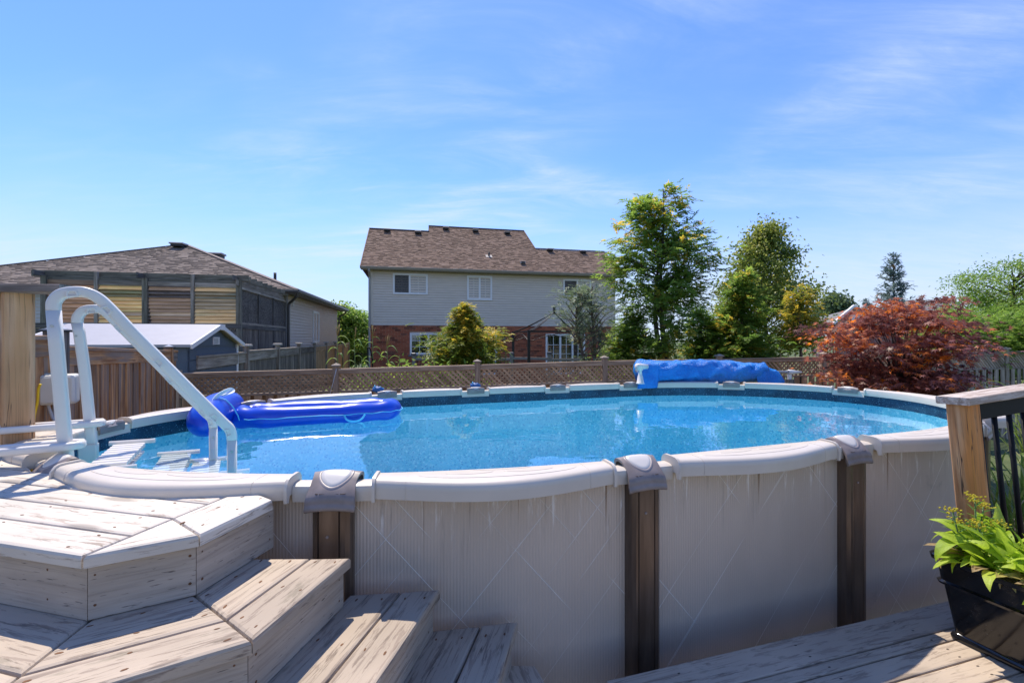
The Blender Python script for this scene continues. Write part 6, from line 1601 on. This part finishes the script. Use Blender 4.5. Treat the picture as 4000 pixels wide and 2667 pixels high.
broadleaf("dark_far_tree", "dark green tree half hidden behind the bright green one", None, 4010, 24, 1.75, -.2, 1.4, M_CED, 41, 40, 160, .16, .6, clr=.5)
cedar("cedar_hedge", "bright green clipped cedar hedge above the lattice at far right", None, 3900, 11.6, .45, 1.35, M_LOC, 30, 150, lambda h: 1.0 if h < .9 else .8, 1.0, .12, 0, 0, False, .20, .45, "hedge", .020)
cedar("cedar_hedge", "green cedar shrub beside the red maple, below the bright tree", None, 3760, 11.2, .28, .75, M_LOC, 43, 80, lambda h: 1.0 if h < .9 else .8, 1.0, .10, 0, 0, False, .20, .45, "hedge", .020)
def spruce(label, px, Y, top, rmax, seed, group=None, nw=17, fac=1.0):
    global rng
    rng = np.random.default_rng(seed); base = P(px, YH, Y); base.z = 0; H = ZC + top; t = thing("spruce_tree", label, "tree", base, group)
    trunk(t, base, base + Vector((0, 0, H)), .14, .01, 0.02); PP, DD, LL, TT = [], [], [], []; lm = MB(); zlo = ZC + .3
    for w in range(nw):
        k = w / nw; z = zlo + (H - zlo) * k; r = rmax * (1 - k) ** .85 * rng.uniform(.8, 1.12) + .05
        for b in range(9 if k < .8 else 5):
            a = rng.random() * 6.283; ln = r * rng.uniform(.7, 1.1); o = np.array([base.x, base.y, z]); d = np.array([math.cos(a), math.sin(a), .10 if k < .6 else .5]); tip_ = o + d * ln + np.array([0, 0, ln * .10])
            lm.add(*tube_vf([Vector(o), Vector(o + d * ln * .5 - np.array([0, 0, .02])), Vector(tip_)], [.02, .012, .004], 4)); n = int(11 * fac * (ln / .5 + .4)); u = rng.random(n) * .85 + .15
            PP.append(o + (tip_ - o) * u[:, None] + rng.normal(size=(n, 3)) * .04); DD.append(nrmz(np.tile(d, (n, 1)) + .6 * rng.normal(size=(n, 3)))); LL.append(rng.uniform(.12, .24, n)); TT.append(np.full(n, rng.uniform(0, .6)) + (rng.random() < .16) * .35 * (k > .25))
    PP, DD, LL, TT = map(np.concatenate, (PP, DD, LL, TT)); v, f, ii = sprays(PP, DD, LL, 4, .030, .1, 30)
    npmesh("crown", v, f, M_SPR, t, np.clip(TT[ii] + rng.normal(size=len(ii)) * .06, 0, 1), 'stuff'); lm.build("branches", m_bark, t, True, 'stuff')
spruce("tall blue green spruce with brown cones rising behind the red maple", 3490, 24, 4.55, 1.32, 51, "spruces behind the maple")
spruce("small distant spruce top left of the tall spruce", 3385, 32, 2.85, .75, 52, "spruces behind the maple", 14, .8)
# broad leaved plants that look over the fence
def strip_leaf(path, wid, fold=.25):
    v, f = [], []; n = len(path)
    for i, p in enumerate(path):
        t = (path[min(i + 1, n - 1)] - path[max(i - 1, 0)]).normalized(); s = t.cross(Vector((0, 0, 1)))
        s = s.normalized() if s.length > .05 else Vector((1, 0, 0)); nn = s.cross(t); w = wid[i]
        v += [p - s * w + nn * w * fold, p, p + s * w + nn * w * fold]
    for i in range(n - 1): a = i * 3; f += [(a, a + 3, a + 4, a + 1), (a + 1, a + 4, a + 5, a + 2)]
    return v, f
M_CORN = leafy("corn_leaf", (0.09, 0.16, 0.025), (0.20, 0.29, 0.045), None, .45)
def objtint(name, cols, trans=.4, rough=.45, sheen=.4, vein=True):
    """leaf colour picked per leaf, with a paler midrib and fine parallel veins along local x"""
    n = N(name); r = n.n('ObjectInfo').outputs['Random']; ra = n.n('ValToRGB'); n.put(ra.inputs[0], r); e = ra.color_ramp.elements
    while len(e) < len(cols): e.new(.5)
    for i, c in enumerate(cols): e[i].position = i / (len(cols) - 1); e[i].color = (*c, 1)
    co = n.coord(rand=False); c = ra.outputs[0]; nr = None
    if vein:
        y = n.n('SeparateXYZ', {0: co}).outputs[1]; st = n.math('SINE', n.math('MULTIPLY', y, 900)); c = n.val(c, n.ramp(st, -1, 1, .90, 1.08, False)); nr = n.bump(st, .25, .001)
    c = n.val(c, n.ramp(n.noise(co, 30, 3), .3, .7, .88, 1.12)); b = n.bsdf(c, rough, spec=.4, normal=nr); tr = n.n('BsdfTranslucent', {'Color': n.val(c, 1.6)}).outputs[0]
    return n.done(n.n('MixShader', {0: trans, 1: b, 2: tr}).outputs[0])
M_CORNL = objtint("corn_blade", [(0.10, 0.18, 0.03), (0.17, 0.27, 0.05), (0.24, 0.31, 0.07)]); M_TAS = plain("corn_tassel", (0.36, 0.25, 0.08), .8)
def corn(px, Y, top, label, seed, tass=True, nl=5):
    rr = random.Random(seed); base = P(px, YH, Y); base.z = 0; zt__ = ZC + top; t = thing("corn_plant", label, "corn plant", base, "corn plants behind the lattice fence")
    tube("stalk", [base, Vector((base.x + .01, base.y, zt__ * .6)), Vector((base.x, base.y, zt__ - .1))], [.014, .012, .006], plain("corn_stalk", (.12, .17, .04), .6) if "corn_stalk" not in bpy.data.materials else bpy.data.materials["corn_stalk"], t, 6)
    for i in range(nl):
        z = zt__ - .16 - .11 * i; a = rr.choice((0, math.pi)) + rr.uniform(-.7, .7); L = rr.uniform(.16, .27); pts = []
        for k in range(8):
            u = k / 7; pts.append(Vector((base.x + L * u * math.cos(a), base.y + L * u * math.sin(a) * .6, z + L * (1.05 * u - 1.45 * u * u))))
        v, f = strip_leaf(pts, [.014, .026, .034, .036, .033, .026, .015, .001]); mk("leaf", v, f, M_CORNL, t, smooth=True)
    if tass:
        mb = MB(); tp = Vector((base.x, base.y, zt__ - .12))
        for i in range(6): a = rr.random() * 6.28; s = rr.uniform(.02, .08); mb.tube([tp, tp + Vector((s * .6 * math.cos(a), s * .6 * math.sin(a), .10)), tp + Vector((s * math.cos(a), s * math.sin(a), .18 + rr.random() * .07))], .005, 4)
        mb.build("tassel", M_TAS, t, True, kind='stuff')
for px, Y, top, lab, sd_ in ((1318, 9.0, .18, "corn plant with drooping tassel just left of the first fence post", 1), (1385, 9.3, .12, "corn plant with pale tassel nearest right of the first capped fence post", 2), (1455, 9.8, .18, "corn plant with orange tassel at the house's left downspout", 3),
                         (1512, 9.4, -.02, "slender corn plant against the bricks under the left upstairs window", 4), (1560, 9.2, -.22, "short corn plant with broad bent leaf left of the golden cedar", 5), (1413, 9.1, -.30, "short corn plant in front of the black iron fence", 6), (1975, 11.0, -.10, "lone corn plant before the lantern, right of the golden cedar", 7)):
    corn(px, Y, top, lab, sd_, sd_ not in (5, 6))
M_BIG = objtint("broad_leaf", [(0.075, 0.16, 0.02), (0.13, 0.24, 0.03), (0.21, 0.31, 0.05)], .45)
fp_ = thing("flowering_plant", "broad leaved plant with pink flowers over the fence beside the red maple", "plant", P(3170, YH, 9.9) * 1.0)
rr = random.Random(5)
for i in range(46):
    q = P(3035 + rr.random() * 215, 1405 - rr.random() * 85, 9.75 + rr.random() * .5); a = rr.uniform(0, 6.28); L = rr.uniform(.14, .26); pts = [q + Vector((L * u * math.cos(a), L * u * math.sin(a) * .5, L * (.9 * u - .9 * u * u))) for u in [k / 5 for k in range(6)]]
    v, f = strip_leaf(pts, [.006, .030, .042, .038, .022, .001]); mk("leaf", v, f, M_BIG, fp_, smooth=True)
mp = plain("pink_petal", (.52, .22, .36), .6)
for i in range(9):
    q = P(3178 + rr.random() * 40, 1392 - rr.random() * 40, 9.62); mb = MB()
    for k in range(5): a = k * 1.257 + i; mb.add([q, q + Vector((.03 * math.cos(a - .4), -.01, .03 * math.sin(a - .4))), q + Vector((.045 * math.cos(a), .005, .045 * math.sin(a))), q + Vector((.03 * math.cos(a + .4), -.01, .03 * math.sin(a + .4)))], [(0, 1, 2, 3)])
    mb.build("flower", mp, fp_)
st_ = MB()
for i in range(7): q = P(3050 + 28 * i, 1380, 9.9); st_.tube([Vector((q.x, q.y, 0)), q], .008, 5)
st_.build("stems", m_twig, fp_, kind='stuff')
# dense greenery low behind the lattice, seen through its holes
broadleaf("garden_plants", "leafy green garden plants seen through the lattice behind the fence", None, 1640, 9.6, -.72, -1.9, 1.9, M_LOC, 61, 60, 130, .12, .5, cat="plants", tr=False, ry=.35, clr=.35, yel=.4)
broadleaf("garden_plants", "leafy green bed seen through the lattice below the cedars", None, 2600, 10.2, -.72, -1.9, 2.6, M_DEC, 62, 60, 130, .12, .5, cat="plants", tr=False, ry=.35, clr=.35, yel=.4)

# ---------------------------------------------------------------- red Japanese maple
def star():
    pts = []; lob = [(-128, .42), (-82, .72), (-40, .95), (0, 1.1), (40, .95), (82, .72), (128, .42)]
    pts.append((-.04, 0.0))
    for i, (a, r) in enumerate(lob):
        if i: pts.append((.30 * math.cos(R(a - 20)), .30 * math.sin(R(a - 20))))
        pts.append((r * math.cos(R(a)), r * math.sin(R(a))))
    return np.array(pts)
def maple():
    global rng
    rng = np.random.default_rng(77); base = P(3510, YH, 7.6); base.z = 0; t = thing("japanese_maple", "wide red and purple leaved Japanese maple behind the pool's right end", "tree", base)
    trunk(t, base, base + Vector((.05, .05, 1.5)), .06, .03, .08); lm = MB(); st = star(); m = len(st); P_, D_, T_, Sz = [], [], [], []
    cx_, rx, ry = base.x, 1.06, .85; zt__, zb3 = ZC + .62, ZC - .90
    cl = []
    for i in range(92):
        a = rng.random() * 6.283; h = rng.random(); r = math.sqrt(rng.uniform(.18, 1)); env = (1.0 - .42 * h ** 2.2) * (.70 + .5 * min(1, h * 2.2))
        x = rx * r * env * math.cos(a); y = ry * r * env * math.sin(a); z = zb3 + (zt__ - zb3) * h * (1 - .45 * (r * env) ** 2.4) 
        if h < .5: x = x * .80 - .10 * (x > 0)
        cl.append((base.x + x, base.y + y, z, h, a))
    for px, py, Y in ((3200, 1265, 7.5), (3250, 1275, 7.5), (3620, 1160, 7.7), (3715, 1152, 7.7), (3480, 1170, 7.6), (3560, 1195, 7.5), (3425, 1235, 7.5), (3790, 1250, 7.5), (3690, 1195, 7.6), (3260, 1450, 7.2), (3470, 1485, 7.0), (3590, 1470, 7.2), (3690, 1400, 7.2), (3800, 1345, 7.5)):
        q = P(px, py + 12, Y); cl.append((q.x, q.y, q.z, (q.z - zb3) / (zt__ - zb3), math.atan2(q.y - base.y, q.x - base.x)))
    for x, y, z, h, a in cl:
        c = np.array([x, y, z]); q0 = Vector((base.x + .03, base.y, min(1.4, max(.5, z - .45)))); lm.add(*tube_vf([q0, q0.lerp(Vector(c), .5) + Vector((0, 0, .10)), Vector(c)], [.018, .010, .004], 4)); n = int(rng.uniform(50, 95)); s = rng.uniform(.15, .25)
        pos = c + rng.normal(size=(n, 3)) * s * np.array([1, 1, .20]); pos[:, 2] -= .35 * np.linalg.norm(pos[:, :2] - c[:2], axis=1) ** 1.5
        out = np.array([math.cos(a), math.sin(a), 0]); d = nrmz((pos - c) * np.array([1, 1, 0]) / s * .7 + out * .4 + .35 * rng.normal(size=(n, 3)) - np.array([0, 0, .45]))
        P_.append(pos); D_.append(d); Sz.append(rng.uniform(.055, .095, n)); backlit = rng.random() < (.20 + .60 * max(0, h - .40)); T_.append(np.clip(rng.uniform(.05, .65) + rng.normal(size=n) * .15, 0, .76) if not backlit else rng.uniform(.55, 1, n))  # upper clumps more often orange, painting sunlight through leaves into the tint
    P_, D_, Sz, T_ = map(np.concatenate, (P_, D_, Sz, T_)); n = len(P_)
    up = nrmz(np.array([0, 0, 1.0]) + .35 * rng.normal(size=(n, 3)) - np.array([0, .25, 0])); side = nrmz(np.cross(up, D_)); nn = np.cross(D_, side)
    V = P_[:, None, :] + Sz[:, None, None] * (D_[:, None, :] * st[None, :, 0:1] + side[:, None, :] * st[None, :, 1:2] - nn[:, None, :] * (.22 * (st[None, :, 0:1] ** 2 + st[None, :, 1:2] ** 2)))
    # the leaves nearest to the viewer are pieces of their own
    order = np.argsort(P_[:, 1]); own = set(order[:240].tolist()); keep = np.array([i for i in range(n) if i not in own])
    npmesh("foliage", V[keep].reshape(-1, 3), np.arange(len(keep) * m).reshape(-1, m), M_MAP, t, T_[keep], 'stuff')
    ML = objtint("maple_single_leaf", [(0.115, 0.040, 0.042), (0.19, 0.075, 0.07), (0.28, 0.115, 0.105), (0.30, 0.125, 0.115), (0.70, 0.19, 0.022)], .4, .42, vein=False)
    lv = [(a, b, -.22 * (a * a + b * b)) for a, b in st]; me = bpy.data.meshes.new("leaf"); me.from_pydata(lv, [], [tuple(range(m))]); me.materials.append(ML); me.update()
    for i in own:
        M = Matrix((tuple(D_[i] * Sz[i]) + (0,), tuple(side[i] * Sz[i]) + (0,), tuple(nn[i] * Sz[i]) + (0,), (0, 0, 0, 1))).transposed(); M.translation = Vector(P_[i]); inst("leaf", me, t, M)
    lm.build("branches", plain("maple_bark", (.07, .05, .045), .85), t, True, 'stuff')
maple()

# ---------------------------------------------------------------- ornamental grass at the far right
M_BLADE = objtint("grass_blade", [(0.12, 0.20, 0.03), (0.21, 0.31, 0.05), (0.30, 0.36, 0.09), (0.42, 0.38, 0.20)], .45)
def grass_clump(label, base, n, hmin, hmax, spread, seed, w=.007):
    rr = random.Random(seed); t = thing("ornamental_grass", label, "grass clump", base)
    for i in range(n):
        a = rr.uniform(0, 6.283); H = rr.uniform(hmin, hmax); S_ = rr.uniform(.25, 1) * spread; b = Vector(base) + Vector((rr.gauss(0, .08), rr.gauss(0, .08), 0)); pts = []
        for k in range(11): u = k / 10; pts.append(b + Vector((S_ * u ** 1.6 * math.cos(a), S_ * u ** 1.6 * math.sin(a), H * (1.55 * u - .62 * u * u - .22 * u ** 4))))
        ww = w * rr.uniform(.7, 1.3); v, f = strip_leaf(pts, [ww * q for q in (.7, .9, 1, 1, 1, 1, .95, .85, .7, .45, .05)], .35); mk("blade", v, f, M_BLADE, t, smooth=True)
grass_clump("tall arching green ornamental grass just beyond the right railing", Vector((5.15, 4.35, 0.55)), 150, 1.0, 1.75, .62, 3)
grass_clump("shorter green grass clump low behind the black balusters", Vector((3.75, 3.3, 0.3)), 170, .6, 1.5, .55, 4)

# ---------------------------------------------------------------- plants in the planter
M_HOS = objtint("lily_leaf", [(0.27, 0.40, 0.025), (0.34, 0.48, 0.032), (0.40, 0.53, 0.040), (0.36, 0.50, 0.036), (0.46, 0.56, 0.065)], .38, .42)
M_DRY = objtint("fading_leaf", [(0.42, 0.36, 0.10), (0.46, 0.36, 0.18), (0.38, 0.27, 0.13)], .35, .6)
def lily_mesh(i):
    rr = random.Random(100 + i); nx, ny = 12, 6; v, f = [], []; bendk = rr.uniform(.2, 1.1); tw = rr.uniform(-.4, .4)
    for a in range(nx + 1):
        u = a / nx; w = .16 * math.sin(math.pi * min(1, u ** .72 * .97 + .03)) ** .85 * (1 if u < .97 else .3); w = max(w, .012 if u < .1 else .002)
        th = .75 - bendk * 1.9 * u; x = sum(math.cos(.75 - bendk * 1.9 * q / 24) for q in range(int(u * 24))) / 24; z = sum(math.sin(.75 - bendk * 1.9 * q / 24) for q in range(int(u * 24))) / 24
        for b in range(ny + 1):
            s = -1 + 2 * b / ny; v.append((x - math.sin(th) * .10 * abs(s) * w, s * w + tw * u * u * .1, z + .26 * w * abs(s) ** 1.2 + .010 * math.sin(u * 17 + i + 2 * s) * abs(s)))
    for a in range(nx):
        for b in range(ny): k = a * (ny + 1) + b; f.append((k, k + ny + 1, k + ny + 2, k + 1))
    me = bpy.data.meshes.new("leaf"); me.from_pydata(v, [], f); me.update(); me.shade_smooth(); me.materials.append(M_HOS); return me
LM = [lily_mesh(i) for i in range(9)]; LMD = []
for i in (2, 5, 7): q = LM[i].copy(); q.materials[0] = M_DRY; LMD.append(q)
soil_z = ZD + .340
lily = thing("lily_plant", "lime green broad leaved lily plants filling the black planter", "potted plant", PO + dP * .35 + sP * .10 + Vector((0, 0, .340)))
rr = random.Random(9)
def put_leaf(a, b, az, el, L, dry=False, roll=0.0, z=0.0):
    q = PO + dP * a + sP * b; M = Matrix.Translation((q.x, q.y, soil_z + z)) @ Matrix.Rotation(az, 4, 'Z') @ Matrix.Rotation(-el, 4, 'Y') @ Matrix.Rotation(roll, 4, 'X') @ Matrix.Diagonal((L, L * 1.0, L, 1))
    o = inst("leaf", rr.choice(LMD if dry else LM), lily, M)
    if dry: o['label'] = "yellow brown fading leaf"
for i in range(150):
    a = rr.uniform(.03, .36) if i < 115 else rr.uniform(.36, .62); b = rr.uniform(-.01, .19); az = rr.uniform(0, 6.283) if i % 3 == 0 else R(172) + rr.gauss(0, .75)
    el = rr.uniform(.0, .85) if i % 4 else rr.uniform(-.3, .2)
    put_leaf(a, b, az, el, rr.uniform(.13, .215), False, rr.gauss(0, .35), rr.uniform(.0, .09))
for i in range(20): put_leaf(rr.uniform(.02, .34), rr.uniform(-.02, .05), R(178) + rr.gauss(0, .8), rr.uniform(-.5, -.05), rr.uniform(.09, .15), True, rr.gauss(0, .4), .03)
put_leaf(.03, .02, R(172), -.30, .16, True, .1, .05)
fs = thing("flower_stalks", "upright leafy stalks with small yellow flower heads at planter's far corner", "potted plant", PO + dP * .06 + sP * .06 + Vector((0, 0, .340)))
M_STL = objtint("stalk_leaf", [(0.07, 0.17, 0.025), (0.11, 0.22, 0.03), (0.15, 0.26, 0.04)], .4); m_stem = plain("green_stem", (.10, .17, .04), .6); m_yfl = plain("yellow_floret", (.52, .42, .02), .6, vary=.25, scale=80)
sl = [(0, 0, 0), (.35, .10, .05), (.7, .08, .03), (1, 0, -.06), (.7, -.08, .03), (.35, -.10, .05), (.5, 0, .0)]; sme = bpy.data.meshes.new("stalk_leaf"); sme.from_pydata(sl, [], [(0, 1, 6), (1, 2, 6), (2, 3, 6), (3, 4, 6), (4, 5, 6), (5, 0, 6)]); sme.materials.append(M_STL); sme.update()
for a, b, H, lx in ((.03, .015, .235, -.045), (.06, .05, .30, -.005), (.04, .10, .255, .03), (.10, .03, .20, -.03), (.09, .09, .19, .04), (.02, .06, .17, -.02)):
    q = PO + dP * a + sP * b; p0 = Vector((q.x, q.y, soil_z)); p1 = p0 + Vector((lx, 0, H)); st = tube("stem", [p0, p0.lerp(p1, .5) + Vector((lx * -.15, 0, 0)), p1], .0035, m_stem, fs, 6)
    for k in range(24):
        u = .12 + .86 * k / 24; c = p0.lerp(p1, u); M = Matrix.Translation(c) @ Matrix.Rotation(k * 2.4, 4, 'Z') @ Matrix.Rotation(-rr.uniform(.2, .7), 4, 'Y') @ Matrix.Diagonal((.05 * rr.uniform(.7, 1.2),) * 3 + (1,)); inst("stalk_leaf", sme, st, M)
    mb = MB()
    for k in range(34):
        d = Vector((rr.gauss(0, .018), rr.gauss(0, .018), rr.uniform(-.012, .018))); v, f = box_vf(.006, .006, .005, .001); mb.add(v, f, Matrix.Translation(p1 + d) @ Matrix.Rotation(rr.random() * 3, 4, 'X'))
    mb.build("flower_head", m_yfl, st, kind='stuff')
